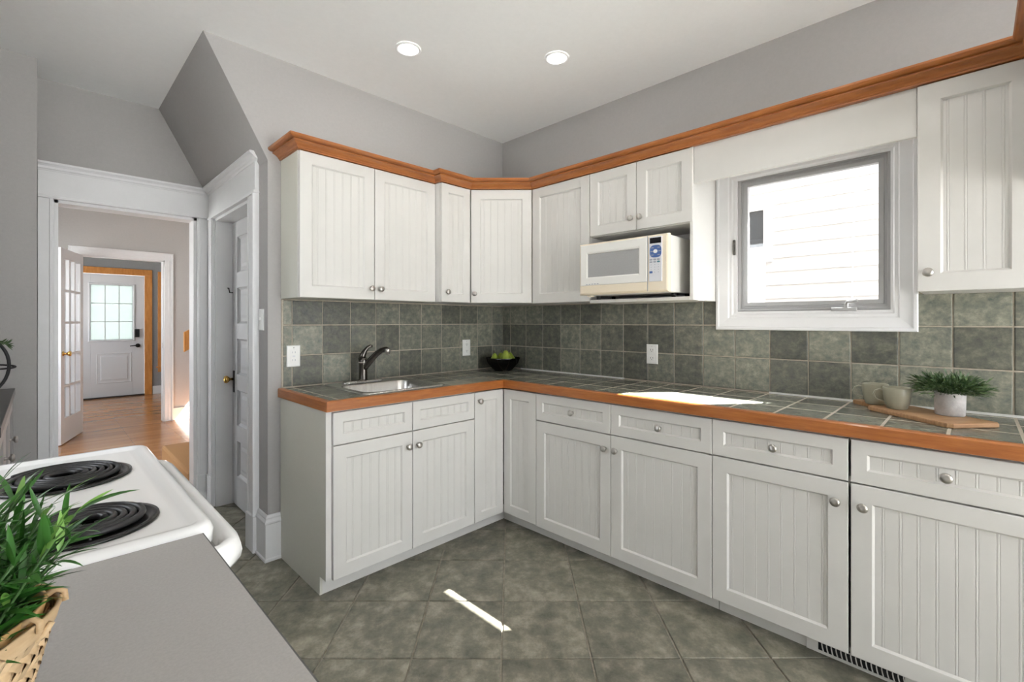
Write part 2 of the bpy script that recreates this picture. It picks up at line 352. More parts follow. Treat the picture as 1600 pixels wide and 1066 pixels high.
# ---- hall and vestibule shell
struct('floor_hall', MB().box(-.92, 2.32, YD, YV+.12, -.1, 0), 'hardwood', 'polished orange hardwood floor of the hall')
struct('ceiling_hall', MB().box(-.92, 2.32, YD+.12, YV+.12, HC, HC+.1), 'ceil', 'white hall ceiling')
mb = MB(); mb.box(-.92, -.8, YD+.12, 4.4, 0, HC); mb.box(-.92, -.8, 6.3, 8.0, 0, HC); mb.box(-.92, -.8, 9.8, YV, 0, HC); mb.box(-.92, -.8, 4.4, 9.8, 0, .85); mb.box(-.92, -.8, 4.4, 9.8, 1.85, HC)  # unseen openings in this wall are added to brighten the hall
struct('wall_hall_left', mb, 'paint_hall', 'pale hall wall with wide openings added to light the hall')
mb = MB(); mb.box(2.2, 2.32, YD+.12, 6.15, 0, HC); mb.box(2.2, 2.32, 6.75, YV, 0, HC); mb.box(2.2, 2.32, 6.15, 6.75, 0, .75); mb.box(2.2, 2.32, 6.15, 6.75, 1.55, HC)
struct('wall_hall_right', mb, 'paint_hall', 'pale hall wall with the sunny side window')
FX0, FX1, FH = .320, 1.120, 2.045
mb = MB(); mb.box(-.8, FX0, YF, YF+.12, 0, HC); mb.box(FX1, 2.2, YF, YF+.12, 0, HC); mb.box(FX0, FX1, YF, YF+.12, FH, HC)
struct('wall_hall_far', mb, 'paint_hall', 'pale greige hall wall around the white inner doorway')
EX0, EX1, EH = .375, 1.285, 2.06
SX0, SX1, SZ0, SZ1 = 1.555, 2.05, .50, 2.06
mb = MB(); yb = YV+.12
mb.box(-.8, EX0, YV, yb, 0, HC); mb.box(EX0, EX1, YV, yb, EH, HC); mb.box(EX1, SX0, YV, yb, 0, HC); mb.box(SX1, 2.2, YV, yb, 0, HC); mb.box(SX0, SX1, YV, yb, 0, SZ0); mb.box(SX0, SX1, YV, yb, SZ1, HC)
struct('wall_entry', mb, 'paint_grey', 'grey vestibule wall around the street door')
mb = MB(); mb.box(1.6, 1.6+.05, YA+.115, YD+.12, 0, ZC)
struct('wall_closet_inner', mb, 'paint', 'inner wall of the closet')

struct('wall_upper', MB().box(XG-.12, WX1, YR-.12, YV+.12, ZC+.125, 5.9), 'lowbounce', 'unseen dark upper storey added to shade the house next door')  # unseen storey added to shut sky light off the siding next door
# ------------------------------------------------------------------ doorway trim
def leg(mb, fr, u0, u1, z0, z1, n=.02):
    """flat casing leg with a raised backband on its outer edge (u0 side) and a bead on the inner edge"""
    fr.box(mb, u0, u1, z0, z1, 0, n, .002); fr.box(mb, u0, u0+.016, z0, z1, n-.002, n+.011, .003); fr.box(mb, u1-.016 if u1 > u0 else u1, u1 if u1 > u0 else u1+.016, z0, z1, n-.002, n+.004, .0025)
t1 = thing('trim_1', 'white cased opening with a wide crowned head leading to the hall', None, ((OX0+OX1)/2, YD, 0), kind='structure')
fr = FA(YD)
mb = MB(); fr.box(mb, XE+.002, OX0, .2, OH, 0, .022, .002); fr.box(mb, OX0-.02, OX0-.004, .2, OH, .02, .03, .003); put('casing_leg', mb, 'trim', t1)
mb = MB(); fr.box(mb, OX1, XC-.004, .2, OH, 0, .022, .002); fr.box(mb, OX1+.004, OX1+.02, .2, OH, .02, .03, .003); put('casing_leg', mb, 'trim', t1)
put('plinth', fr.box(MB(), XE+.002, OX0+.002, 0, .2, 0, .03, .003), 'trim', t1)
put('plinth', fr.box(MB(), OX1-.002, XC-.004, 0, .2, 0, .03, .003), 'trim', t1)
mb = MB(); fr.box(mb, XE+.002, XC-.003, OH, OH+.016, 0, .03, .003); fr.box(mb, XE+.002, XC-.003, OH+.014, 2.150, 0, .022, .002); put('head_board', mb, 'trim', t1)
capp = [(0,2.148),(.026,2.148),(.030,2.156),(.036,2.160),(.040,2.172),(.050,2.180),(.058,2.184),(.058,2.196),(0,2.196)]
L_ = [[fr.p(u,z,n) for n, z in capp] for u in (XE+.002, XC-.003)]
put('cap_moulding', MB().loops(L_, True, True), 'trim', t1)
mb = MB(); mb.box(OX0-.001, OX0+.018, YD-.004, YD+.124, 0, OH); mb.box(OX1-.018, OX1+.001, YD-.004, YD+.124, 0, OH); mb.box(OX0, OX1, YD-.004, YD+.124, OH-.018, OH+.001)
put('jamb', mb, 'trim', t1)
# closet door trim
t2 = thing('trim_2', 'white casing with crowned head around the closet door', None, (XC, (DJ0+DJ1)/2, 0), kind='structure')
fc = Fr((XC,0,0), (0,-1,0), (-1,0,0))
mb = MB(); fc.box(mb, -DJ0, -2.800, .2, DH, 0, .022, .002); fc.box(mb, -2.820, -2.800, .2, DH, .02, .034, .003); fc.box(mb, -DJ0+.002, -DJ0+.016, .2, DH, .02, .026, .002); put('casing_leg', mb, 'trim', t2)
mb = MB(); fc.box(mb, -YD+.032, -DJ1, .2, DH, 0, .022, .002); fc.box(mb, -DJ1-.018, -DJ1-.004, .2, DH, .02, .028, .002); put('casing_leg', mb, 'trim', t2)
put('plinth', fc.box(MB(), -DJ0-.003, -2.797, 0, .2, 0, .034, .003), 'trim', t2)
put('plinth', fc.box(MB(), -YD+.032, -DJ1+.003, 0, .2, 0, .03, .003), 'trim', t2)
mb = MB(); fc.box(mb, -YD+.06, -2.795, DH, DH+.016, 0, .03, .003); fc.box(mb, -YD+.06, -2.800, DH+.014, 2.150, 0, .022, .002); put('head_board', mb, 'trim', t2)
prf = [(0,2.148),(.026,2.148),(.030,2.156),(.036,2.160),(.040,2.172),(.050,2.180),(.058,2.184),(.058,2.196),(0,2.196)]
L_ = [[fc.p(-YD+.06,z,n) for n, z in prf], [fc.p(-2.800+0,z,n) for n, z in prf], [fc.p(-2.772,z,n) for n, z in [(0,2.160),(.026,2.160),(.03,2.164),(.036,2.168),(.04,2.174),(.05,2.182),(.056,2.184),(.056,2.196),(0,2.196)]]]
put('cap_moulding', MB().loops(L_, True, True), 'trim', t2)
mb = MB(); mb.box(XC-.004, XC+.118, DJ0-.001, DJ0+.018, 0, DH); mb.box(XC-.004, XC+.118, DJ1-.018, DJ1+.001, 0, DH); mb.box(XC-.004, XC+.118, DJ0, DJ1, DH-.018, DH+.001)
put('jamb', mb, 'trim', t2)
# closet door: five stacked panels
cd_ = thing('door_1', 'white painted closet door with five stacked panels, a little dull', None, (XC+.1, (DJ0+DJ1)/2, 0), kind='structure')
fd = Fr((XC+.132,0,0), (0,-1,0), (-1,0,0)); a, b = -DJ1+.02, -DJ0-.02
mb = MB(); T = .035
st = .105; zs = [.012, .22, .24+.0]
nP = 5; zb, zt = .012, DH-.022; bot, rail = .20, .105
ph = (zt-zb-bot-rail*5)/nP
fd.box(mb, a, a+st, zb, zt, 0, T, .002); fd.box(mb, b-st, b, zb, zt, 0, T, .002)
z = zb; fd.box(mb, a+st, b-st, z, z+bot, 0, T-.0005); z += bot; slots = []
for k in range(nP): slots.append((z, z+ph)); z += ph; fd.box(mb, a+st, b-st, z, z+rail, 0, T-.0005); z += rail
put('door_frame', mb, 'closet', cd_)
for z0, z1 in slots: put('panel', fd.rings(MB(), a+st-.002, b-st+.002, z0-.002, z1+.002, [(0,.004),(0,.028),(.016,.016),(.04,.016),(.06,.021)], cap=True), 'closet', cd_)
kp = put('knob_plate', fd.box(MB(), a+.025, a+.055, .78, .93, T-.001, T+.005, .002), 'black', cd_)
put('knob', MB().lathe([(.009,0),(.008,.02),(.013,.026),(.024,.036),(.026,.046),(.022,.056),(.0,.060)], fd.p(a+.04,.872,T+.004), fd.n, 16), 'brass', cd_)
put('latch_hook', MB().tube([fd.p(a+.012,1.47,T), fd.p(a+.012,1.47,T+.02), fd.p(a+.014,1.50,T+.026), fd.p(a-.02,1.505,T+.03)], .004, 6), 'black', cd_)

# baseboards
mb = MB(); bp = [(0,.0),(.020,0),(.020,.012),(.015,.018),(.015,.195),(.018,.200),(.018,.208),(.014,.216),(.011,.222),(.012,.230),(.007,.240),(.0,.243)]
bp = [(o+.001, z) for o, z in bp]
path = [(.922,YA),(XC,YA),(XC,2.797)]
P_ = path[::-1]
# heading along wall_closet towards the corner then along the sink wall, room on the right-hand side
mbb = MB().sweep([(XC,2.797),(XC,YA),(.922,YA)], bp)
struct('baseboard_back', mbb, 'trim', 'tall white moulded baseboard wrapping the wall corner beside the cabinets')
struct('baseboard_hall', MB().box(FX1+.09, 2.2, YF-.018, YF, 0, .16, .003), 'trim', 'white baseboard at the end of the hall')
struct('baseboard_entry', MB().box(EX1+.11, SX0+.5, YV-.018, YV, 0, .14, .003), 'trim', 'white baseboard under the vestibule window')

# light switch on the closet wall
def plate(name, fr, u, z, kind, label, w_=.072, h_=.117):
    t = thing(name, label, 'switch' if kind == 'switch' else 'outlet', fr.p(u, z-h_/2, 0))
    put('cover_plate', fr.rings(MB(), u-w_/2, u+w_/2, z-h_/2, z+h_/2, [(0,0),(0,.003),(.003,.006),(.006,.0065)], cap=True), 'white_plastic', t)
    if kind == 'outlet':
        for dz in (-.024, .024):
            s_ = put('socket', fr.rings(MB(), u-.017, u+.017, z+dz-.014, z+dz+.014, [(0,.004),(0,.008),(.001,.0085)], cap=True), 'white_plastic', t)
            for q in ((-.008,-.0055,-.003,.007),(.0055,.008,-.002,.006),(-.002,.002,-.010,-.006)): put('slot', fr.box(MB(), u+q[0], u+q[1], z+dz+q[2], z+dz+q[3], .008, .0088), 'black', s_)
    elif kind == 'gfci':
        s_ = put('socket', fr.rings(MB(), u-.017, u+.017, z-.034, z+.034, [(0,.004),(0,.008),(.001,.0085)], cap=True), 'white_plastic', t)
        for dz in (-.021, .021):
            for q in (-.0068, .0068): put('slot', fr.box(MB(), u+q-.0013, u+q+.0013, z+dz-.005, z+dz+.005, .008, .0088), 'greyprint', s_)
        put('test_button', fr.box(MB(), u-.007, u+.007, z-.004, z+.004, .008, .0095), 'panelgrey', s_)
    else:
        put('toggle', fr.box(MB(), u-.005, u+.005, z-.004, z+.014, .005, .016, .002), 'white_plastic', t)
    put('screw', MB().lathe([(.003,0),(.0025,.001),(0,.0012)], fr.p(u,z+h_*.40,.006), fr.n, 8), 'chrome', t)
    return t
plate('light_switch', fc, -2.757, 1.28, 'switch', 'white toggle light switch on the closet side wall beside the door casing')

# ------------------------------------------------------------------ backsplash
TT = .008; PT = .168; GR = .0055; ROWS = [(.913,1.082),(1.082,1.250),(1.250,1.388)]
bsa = put('backsplash_grout', MB().box(.920, XB-.001, YA-.0065, YA, .906, 1.393), 'grout', wall_a)
colsA = [.926,.975]+[.975+.1683*k for k in range(1,9)]+[2.470,2.588]
for a, b in zip(colsA, colsA[1:]):
    for z0, z1 in ROWS:
        tile(bsa, ((a+b)/2, YA-.003+random.uniform(-.0006,.0004), (z0+z1)/2), (PI/2,0,random.uniform(-.002,.002)), b-a-GR, z1-z0-GR, TT, 'tile')
mb = MB(); mb.box(XB-.0065, XB, -.25, YA-.007, .906, 1.227); mb.box(XB-.0065, XB, .985, YA-.007, 1.227, 1.393); mb.box(XB-.0065, XB, -.25, .169, 1.227, 1.393)
bsb = put('backsplash_grout', mb, 'grout', wall_b)
colsB = [2.654,2.567]+[2.402-.1673*k for k in range(0,17)]
for b, a in zip(colsB, colsB[1:]):
    for r, (z0, z1) in enumerate(ROWS):
        a2, b2 = a, b
        if r == 2:
            if a >= .165 and b <= .989: continue
            if a < .989 < b: a2 = .987
            elif a < .165 < b: b2 = .167
            elif .165 < a < .989: continue
        if b2-a2 < .02: continue
        tile(bsb, (XB-.003+random.uniform(-.0006,.0004), (a2+b2)/2, (z0+z1)/2), (PI/2,0,-PI/2+random.uniform(-.002,.002)), b2-a2-GR, z1-z0-GR, TT, 'tile')
put('caulk_line', MB().box(XB-.016, XB-.006, -.2, .73, .9085, .9175), 'caulk', bsb)
put('caulk_line', MB().box(XB-.016, XB-.006, 1.56, 2.45, .9085, .9165), 'caulk', bsb)
FAt, FBt = FA(YA-.011), FB(XB-.011)
plate('switch_plate', FAt, .980, 1.080, 'gfci', 'white socket plate on the tiles at the sink end of the counter')
plate('wall_outlet', FAt, 2.208, 1.078, 'outlet', 'white outlet on the tiled wall between the sink and the fruit bowl')
plate('wall_outlet', FBt, -1.367, 1.075, 'outlet', 'white outlet on the tiled wall below the microwave')

# ------------------------------------------------------------------ base cabinets
ydf, xdf = 2.075, 2.025                  # door faces
T = .02; ZD0, ZD1, ZS = .087, .852, .700
fA, fB = FA(ydf+T), FB(xdf+T)
def carcass(th, fr, u0, u1, depth, kick_mat='cab', left='cab', toe=.062):
    m_ = MB()
    for u in (u0, u1-.016): fr.box(m_, u, u+.016, .085, .862, -depth, -.001); fr.box(m_, u, u+.016, 0, .085, -depth, -toe-.013)
    fr.box(m_, u0, u1, .085, .10, -depth, -.001); fr.box(m_, u0, u1, .085, .862, -depth, -depth+.008); fr.box(m_, u0+.016, u1-.016, .68, .715, -.02, -.001); fr.box(m_, u0+.016, u1-.016, .84, .862, -.02, -.001)
    put('body', m_, left, th)
    put('toe_kick', fr.box(MB(), u0, u1, 0, .086, -toe-.012, -toe), kick_mat, th)
DA = YA-ydf-T-.012; DB = XB-xdf-T-.012
g = 'base cabinets under the tiled counter'
t = thing('base_cabinet', 'off-white two-door base cabinet under the sink', 'cabinet', (1.36, 2.37, 0), group=g)
carcass(t, fA, .926, 1.788, DA)
put('end_panel', MB().prism([(ydf+T+.001,.088),(ydf+T+.001,.862),(YA-.01,.862),(YA-.01,.0),(ydf+T+.060,.0),(ydf+T+.060,.088)], 'x', .914, .926), 'cabside', t, label='plain sage grey side panel')
put('face_edge', fA.box(MB(), .914, .9395, .088, .862, -.001, .0065), 'cab', t)
for a, b, k in ((.943,1.3645,1.3645-.028), (1.3675,1.788,1.3675+.028)):
    front(t, fA, a, b, ZD0, ZS-.0025, (k, ZS-.075)); front(t, fA, a, b, ZS+.0025, ZD1, None, fw=.046, name='drawer_front')
t = thing('corner_cabinet', 'off-white corner base cabinet with folding door leaves in the counter angle', 'cabinet', (2.3, 2.37, 0), group=g)
m_ = MB(); m_.box(1.790, 2.045, 2.095, YA-.012, .085, .10); m_.box(1.790, XB-.012, YA-.02, YA-.012, .085, .862); m_.box(XB-.02, XB-.012, 1.806, YA-.02, .085, .862); m_.box(1.790, 1.806, 2.097, YA-.02, .085, .862); m_.box(2.047, XB-.02, 1.806, 1.822, .085, .862)
put('body', m_, 'cab', t)
m_ = MB(); m_.box(1.788, 2.119, ydf+T+.062, ydf+T+.074, 0, .086); m_.box(xdf+T+.062, xdf+T+.074, 1.804, 2.169, 0, .086); put('toe_kick', m_, 'cab', t)
front(t, fA, 1.7915, 2.0230, ZD0, ZD1, (1.825, .800), fw=.052)
front(t, fB, -2.0725, -1.8065, ZD0, ZD1, None, fw=.055)
t = thing('base_cabinet', 'off-white base cabinet with two drawers over two doors beside the corner', 'cabinet', (2.33, 1.30, 0), group=g)
carcass(t, fB, -1.8035, -.7985, DB)
for a, b, k in ((-1.8035,-1.3035,-1.3035-.03), (-1.3005,-.7985,-1.3005+.03)):
    front(t, fB, a, b, ZD0-.004, ZS-.0055, (k, ZS-.075)); front(t, fB, a, b, ZS+.0005, ZD1, ((a+b)/2+.012,(ZS+ZD1)/2), fw=.046, name='drawer')
t = thing('base_cabinet', 'off-white base cabinet with drawers and doors above the floor vent', 'cabinet', (2.33, .30, 0), group=g)
carcass(t, fB, -.7955, .19, DB)
for a, b, k in ((-.7955,-.318,-.318-.036), (-.310,.188,-.310+.036)):
    front(t, fB, a, b, ZD0-.002, ZS-.0045, (k, ZS-.078)); front(t, fB, a, b, ZS+.0015, ZD1, ((a+b)/2,(ZS+ZD1)/2), fw=.046, name='drawer')
# floor vent in the toe kick
v_ = thing('toe_kick_vent', 'white slotted heating vent in the toe kick below the window counter', 'vent', (2.09, .30, 0))
fk = FB(xdf+T+.062-.002)
m_ = MB(); fk.rings(m_, -.462, -.13, .003, .083, [(0,.002),(0,.008),(.002,.009),(.010,.009)], back=False)
fk.box(m_, -.452, -.424, .012, .074, .002, .009); fk.box(m_, -.168, -.140, .012, .074, .002, .009); put('grille_frame', m_, 'cab', v_)
put('backing', fk.box(MB(), -.43, -.16, .012, .074, .0022, .0035), 'black', v_)
for k in range(17):
    u = -.412+k*.0150; pts = []
    for q in range(6): z = .012+.062*q/5; pts.append((u+.006*math.sin(q/5*PI)*(-1)+.006, z))
    m_ = MB(); L_ = [[fk.p(a-.0015,z,.0035), fk.p(a+.0015,z,.0035), fk.p(a+.0015,z,.0088), fk.p(a-.0015,z,.0088)] for a, z in pts]; m_.loops(L_, True, True)
    put('louvre', m_, 'cab', v_)
put('cross_bar', fk.box(MB(), -.426, -.166, .042, .046, .003, .0055), 'cab', v_)

# ------------------------------------------------------------------ tiled countertop
CX0, CXF, CYF = .903, 2.005, 2.055       # left end, window-side front edge, sink-side front edge
SKX0, SKX1, SKY0, SKY1 = 1.118, 1.612, 2.112, 2.606     # sink outer
HX0, HX1, HY0, HY1 = SKX0+.018, SKX1-.018, SKY0+.016, SKY1-.018
ct = thing('tiled_countertop', 'grey green tiled L-shaped countertop with orange wood edge', 'countertop', (2.1, 2.2, .868))
m_ = MB(); zb, zt = .868, .9089
m_.box(CX0+.02, HX0, CYF+.02, YA-.013, zb, zt); m_.box(HX1, XB-.013, CYF+.02, YA-.013, zb, zt); m_.box(HX0, HX1, CYF+.02, HY0, zb, zt); m_.box(HX0, HX1, HY1, YA-.013, zb, zt)
m_.box(CXF+.02, XB-.013, -.205, CYF+.02, zb, zt); put('grout_bed', m_, 'grout', ct)
put('wood_edge', MB().sweep([(CX0,YA-.002),(CX0,CYF),(CXF,CYF),(CXF,-.205)], [(0,.863),(0,.905),(-.004,.910),(-.024,.911),(-.024,.863)]), 'wood', ct, label='orange stained wood edge')
TZ = .9015
xa = [CX0+.026,.975]+[.975+.1683*k for k in range(1,7)]+[2.039,2.207,2.375,2.543,XB-.014]
ya = [CYF+.026,2.252,2.420,2.588,YA-.013]
def counter_tile(x0, x1, y0, y1):
    gx = .005
    ox = min(x1,HX1)-max(x0,HX0); oy = min(y1,HY1)-max(y0,HY0)
    if ox <= .001 or oy <= .001:
        if x1-x0 < .012 or y1-y0 < .012: return
        tile(ct, (0,0,0), (0,0,0), x1-x0-gx-(.004 if x0 > CXF else 0), y1-y0-gx-(.004 if x1 <= CXF+.04 else 0), TT, 'ctile').location = tuple(WM[ct.name].inverted() @ Vector(((x0+x1)/2,(y0+y1)/2,TZ+random.uniform(-.0005,.0003)))); return
    x0 += gx/2; x1 -= gx/2; y0 += gx/2; y1 -= gx/2
    ix0, ix1 = max(x0,HX0), min(x1,HX1); iy0, iy1 = max(y0,HY0), min(y1,HY1)
    if ix0 <= x0+1e-6 and ix1 >= x1-1e-6 and iy0 <= y0+1e-6 and iy1 >= y1-1e-6: return
    E_ = 1e-6; lx, rx, ly, ry = ix0 > x0+E_, ix1 < x1-E_, iy0 > y0+E_, iy1 < y1-E_
    pol = []
    if lx and not rx and not ly and not ry: pol = [(x0,y0),(ix0,y0),(ix0,y1),(x0,y1)]
    elif rx and not lx and not ly and not ry: pol = [(ix1,y0),(x1,y0),(x1,y1),(ix1,y1)]
    elif ly and not lx and not rx and not ry: pol = [(x0,y0),(x1,y0),(x1,iy0),(x0,iy0)]
    elif ry and not lx and not rx and not ly: pol = [(x0,iy1),(x1,iy1),(x1,y1),(x0,y1)]
    elif lx and ly: pol = [(x0,y0),(x1,y0),(x1,iy0),(ix0,iy0),(ix0,y1),(x0,y1)]
    elif lx and ry: pol = [(x0,y0),(ix0,y0),(ix0,iy1),(x1,iy1),(x1,y1),(x0,y1)]
    elif rx and ly: pol = [(x0,y0),(x1,y0),(x1,y1),(ix1,y1),(ix1,iy0),(x0,iy0)]
    elif rx and ry: pol = [(ix1,y0),(x1,y0),(x1,y1),(x0,y1),(x0,iy1),(ix1,iy1)]
    if pol: put('tile', MB().prism(pol, 'z', TZ, TZ+TT), 'ctile', ct)
for a, b in zip(xa, xa[1:]):
    for c, d in zip(ya, ya[1:]): counter_tile(a, b, c, d)
yb_ = [2.081]+[.0575+.1682*k for k in range(11,-2,-1)]+[-.203]
xb_ = [CXF+.026,2.207,2.375,2.543,XB-.014]
yb_ = [y for y in yb_ if y <= 2.081 and y >= -.203]
for b, a in zip(yb_, yb_[1:]):
    for c, d in zip(xb_, xb_[1:]): counter_tile(c, d, a, b)

# ------------------------------------------------------------------ sink and tap
def rrect(x0, x1, y0, y1, r, z, n=6):
    pts = []
    for cx, cy, a0 in ((x1-r,y1-r,0),(x0+r,y1-r,PI/2),(x0+r,y0+r,PI),(x1-r,y0+r,1.5*PI)):
        for k in range(n+1): a = a0+PI/2*k/n; pts.append((cx+r*math.cos(a), cy+r*math.sin(a), z))
    return pts
sk = thing('kitchen_sink', 'single bowl stainless steel drop-in sink in the tiled counter', 'sink', (1.365, 2.36, .9))
bx0, bx1, by0, by1 = SKX0+.034, SKX1-.034, SKY0+.034, SKY1-.125
Ls = [rrect(SKX0,SKX1,SKY0,SKY1,.04,.9105), rrect(SKX0+.003,SKX1-.003,SKY0+.003,SKY1-.003,.04,.9165), rrect(SKX0+.012,SKX1-.012,SKY0+.012,SKY1-.012,.04,.9175),
      rrect(bx0-.004,bx1+.004,by0-.004,by1+.004,.06,.9150), rrect(bx0,bx1,by0,by1,.06,.908), rrect(bx0+.006,bx1-.006,by0+.006,by1-.006,.06,.80), rrect(bx0+.014,bx1-.014,by0+.014,by1-.014,.06,.765), rrect(bx0+.05,bx1-.05,by0+.05,by1-.05,.05,.752)]
put('basin', MB().loops(Ls, False, True, True, True), 'steel', sk)
put('drain', MB().lathe([(.045,0),(.044,.003),(.036,.002),(.03,-.002),(.0,-.002)], ((bx0+bx1)/2,(by0+by1)/2,.7525), (0,0,1), 20), 'chrome', sk)
fx, fy = 1.335, 2.545
fc_ = thing('faucet', 'dark single-lever kitchen faucet with a short curved spout behind the sink', 'faucet', (fx, fy, .918))
put('deck_plate', MB().loops([rrect(fx-.125,fx+.125,fy-.030,fy+.030,.029,.917), rrect(fx-.125,fx+.125,fy-.030,fy+.030,.029,.922), rrect(fx-.117,fx+.117,fy-.024,fy+.024,.023,.928)], False, True), 'steel', fc_)
put('body', MB().lathe([(.027,.927),(.025,.935),(.0235,.99),(.0245,1.025),(.026,1.045),(.022,1.058),(.0,1.062)], (fx,fy,0), (0,0,1), 24), 'bronze', fc_)
put('collar_ring', MB().lathe([(.0255,1.028),(.0268,1.030),(.0268,1.033),(.0255,1.035)], (fx,fy,0), (0,0,1), 24, False, False), 'nickel', fc_)
sx, sy = .40, -.917                       # spout heading
sp = [(0,.985),(.03,1.02),(.06,1.052),(.095,1.083),(.13,1.104),(.16,1.110),(.178,1.103)]
put('spout', MB().tube([(fx+sx*d,fy+sy*d,z) for d, z in sp], [.0175,.0185,.018,.017,.0155,.0155,.0155], 14), 'bronze', fc_)
put('aerator', MB().lathe([(.0155,0),(.0165,.004),(.0165,.020),(.013,.022),(.0105,.024),(.0105,.034),(.0,.034)], (fx+sx*.170,fy+sy*.170,1.112), (sx*.12,sy*.12,-1), 16), 'nickel', fc_)
hd = [(-.004,1.045),(.004,1.075),(.016,1.098),(.030,1.116),(.046,1.126),(.058,1.124)]
put('lever', MB().tube([(fx+d*.9-.006,fy-d*.42,z) for d, z in hd], [.021,.0185,.0135,.010,.009,.007], 12), 'bronze', fc_)

# ------------------------------------------------------------------ wall cabinets
ZU0, ZU1 = 1.392, 2.137
g = 'off-white wall cabinets below the orange crown'
def ubox(th, x0, x1, y0, y1, z0=ZU0, z1=ZU1+.0005, mat='cab'): return put('body', MB().box(x0, x1, y0, y1, z0, z1, .0015), mat, th)
yU1, yU2, xU = 2.412, 2.350, 2.275
t = thing('wall_cabinet', 'off-white two-door wall cabinet above the sink', 'cabinet', (1.33, 2.53, ZU0), group=g)
ubox(t, .918, 1.756, yU1+T+.0015, YA-.002, mat='cabside'); put('face_edge', MB().box(.918, .9215, yU1+T-.003, yU1+T+.0015, ZU0, ZU1), 'cab', t)
f = FA(yU1+T)
front(t, f, .9225, 1.3345, ZU0+.001, ZU1-.002, (1.3345-.022, 1.455)); front(t, f, 1.3375, 1.7555, ZU0+.001, ZU1-.002, (1.3375+.032, 1.455))
t = thing('wall_cabinet', 'narrow one-door off-white wall cabinet between the sink cabinet and corner', 'cabinet', (1.87, 2.5, ZU0), group=g)
ubox(t, 1.7575, 1.990, yU2+T+.0015, YA-.002); f = FA(yU2+T)
front(t, f, 1.7585, 1.9885, ZU0+.001, ZU1-.002, (1.7585+.038, 1.455), fw=.052)
t = thing('corner_wall_cabinet', 'off-white diagonal corner wall cabinet with one door', 'cabinet', (2.3, 2.37, ZU0), group=g)
put('body', MB().prism([(1.9915,yU2+T+.006),(1.9915,YA-.002),(XB-.002,YA-.002),(XB-.002,2.062),(xU+T+.006,2.062)], 'z', ZU0, ZU1+.002), 'cab', t)
dv = Vector((xU-1.9915, 2.062-yU2, 0)); wd = dv.length; du = dv.normalized(); dn = Vector((du.y, -du.x, 0))
f = Fr(Vector((1.9915, yU2, 0))-dn*T, du, dn)
front(t, f, .003, wd-.003, ZU0+.001, ZU1-.002, (.028, 1.452))
t = thing('wall_cabinet', 'one-door off-white wall cabinet without a knob between corner and microwave', 'cabinet', (2.43, 1.83, ZU0), group=g)
f = FB(xU+T); ubox(t, xU+T+.0015, XB-.002, 1.6085, 2.0605)
front(t, f, -2.0585, -1.6085, ZU0-.004, ZU1-.002, None)
t = thing('wall_cabinet', 'off-white two-door wall cabinet over an open shelf holding the microwave', 'cabinet', (2.43, 1.30, 1.378), group=g)
m_ = MB(); m_.box(xU+T+.0015, XB-.002, 1.000, 1.6065, 1.765, ZU1+.002, .001); put('body', m_, 'cab', t)
put('side_panel', MB().box(xU+.004, XB-.002, .990, 1.0055, 1.378, ZU1+.002, .001), 'cab', t)
put('shelf', MB().box(xU+.002, XB-.002, 1.0055, 1.606, 1.378, 1.396, .001), 'cab', t)
put('shelf_back', MB().box(XB-.010, XB-.002, 1.0055, 1.606, 1.396, 1.765), 'cab', t)
front(t, f, -1.6045, -1.3025, 1.768, ZU1-.002, (-1.3025-.026, 1.832), fw=.056); front(t, f, -1.2995, -.991, 1.768, ZU1-.002, (-1.2995+.026, 1.832), fw=.056)
t = thing('wall_cabinet', 'off-white wall cabinet with wide beadboard door on the plant side of the window', 'cabinet', (2.43, 0, ZU0), group=g)
ubox(t, xU+T+.0015, XB-.002, -.154, .146, 1.382); front(t, f, -.1475, .154, 1.380, ZU1-.002, (-.1475+.030, 1.448), fw=.063)
t = thing('fridge_cabinet', 'deep off-white two-door cabinet over the fridge place', 'cabinet', (2.3, -.6, 1.72), group=g)
ubox(t, 1.975, XB-.002, -1.02, -.156, 1.72); f2 = FB(1.974)
front(t, f2, .158, .586, 1.722, ZU1-.002, (.556, 1.78)); front(t, f2, .589, 1.018, 1.722, ZU1-.002, (.619, 1.78))
put('window_valance', MB().box(xU+.012, xU+.030, .1485, .9885, 1.955, 2.1385, .002), 'cab', None, label='plain white valance board above the window between wall cabinets', category='valance')
crown = [(.0,2.138),(.009,2.138),(.009,2.144),(.013,2.146),(.016,2.152),(.024,2.159),(.036,2.165),(.043,2.167),(.043,2.171),(.039,2.172),(.039,2.1755),(.054,2.177),(.062,2.181),(.065,2.186),(.065,2.194),(.0,2.194),(-.05,2.194),(-.05,2.1395)]
put('crown_moulding', MB().sweep([(.918,YA-.002),(.918,yU1),(1.757,yU1),(1.757,yU2),(1.990,yU2),(xU,2.061),(xU,-.155),(1.955,-.155),(1.955,-1.02)], crown), 'wood', None, label='orange stained wood crown moulding along the tops of the cabinets', category='moulding')

# ------------------------------------------------------------------ microwave
mw = thing('microwave', 'cream and white microwave oven on the open cabinet shelf', 'microwave', (2.34, 1.33, 1.396))
my0, my1, mz0, mz1, mx = 1.062, 1.596, 1.418, 1.706, 2.160
put('case', MB().box(mx+.03, 2.50, my0+.006, my1-.006, mz0, mz1-.004, .004), 'mwwhite', mw)
fm = FB(mx+.03)
put('front_bezel', fm.rings(MB(), -my1, -my0, mz0, mz1, [(0,0),(0,.018),(.003,.026),(.010,.030),(.013,.030)], cap=True), 'cream', mw)
split = -1.170
dr = put('door', fm.rings(MB(), -my1+.012, split-.003, mz0+.052, mz1-.010, [(0,.029),(0,.033),(.003,.035),(.040,.035),(.050,.030)], cap=True), 'mwwhite', mw)
put('window', fm.rings(MB(), -my1+.062, split-.050, mz0+.085, mz1-.062, [(0,.0295),(0,.0315),(.001,.032)], cap=True), 'mwwin', dr)
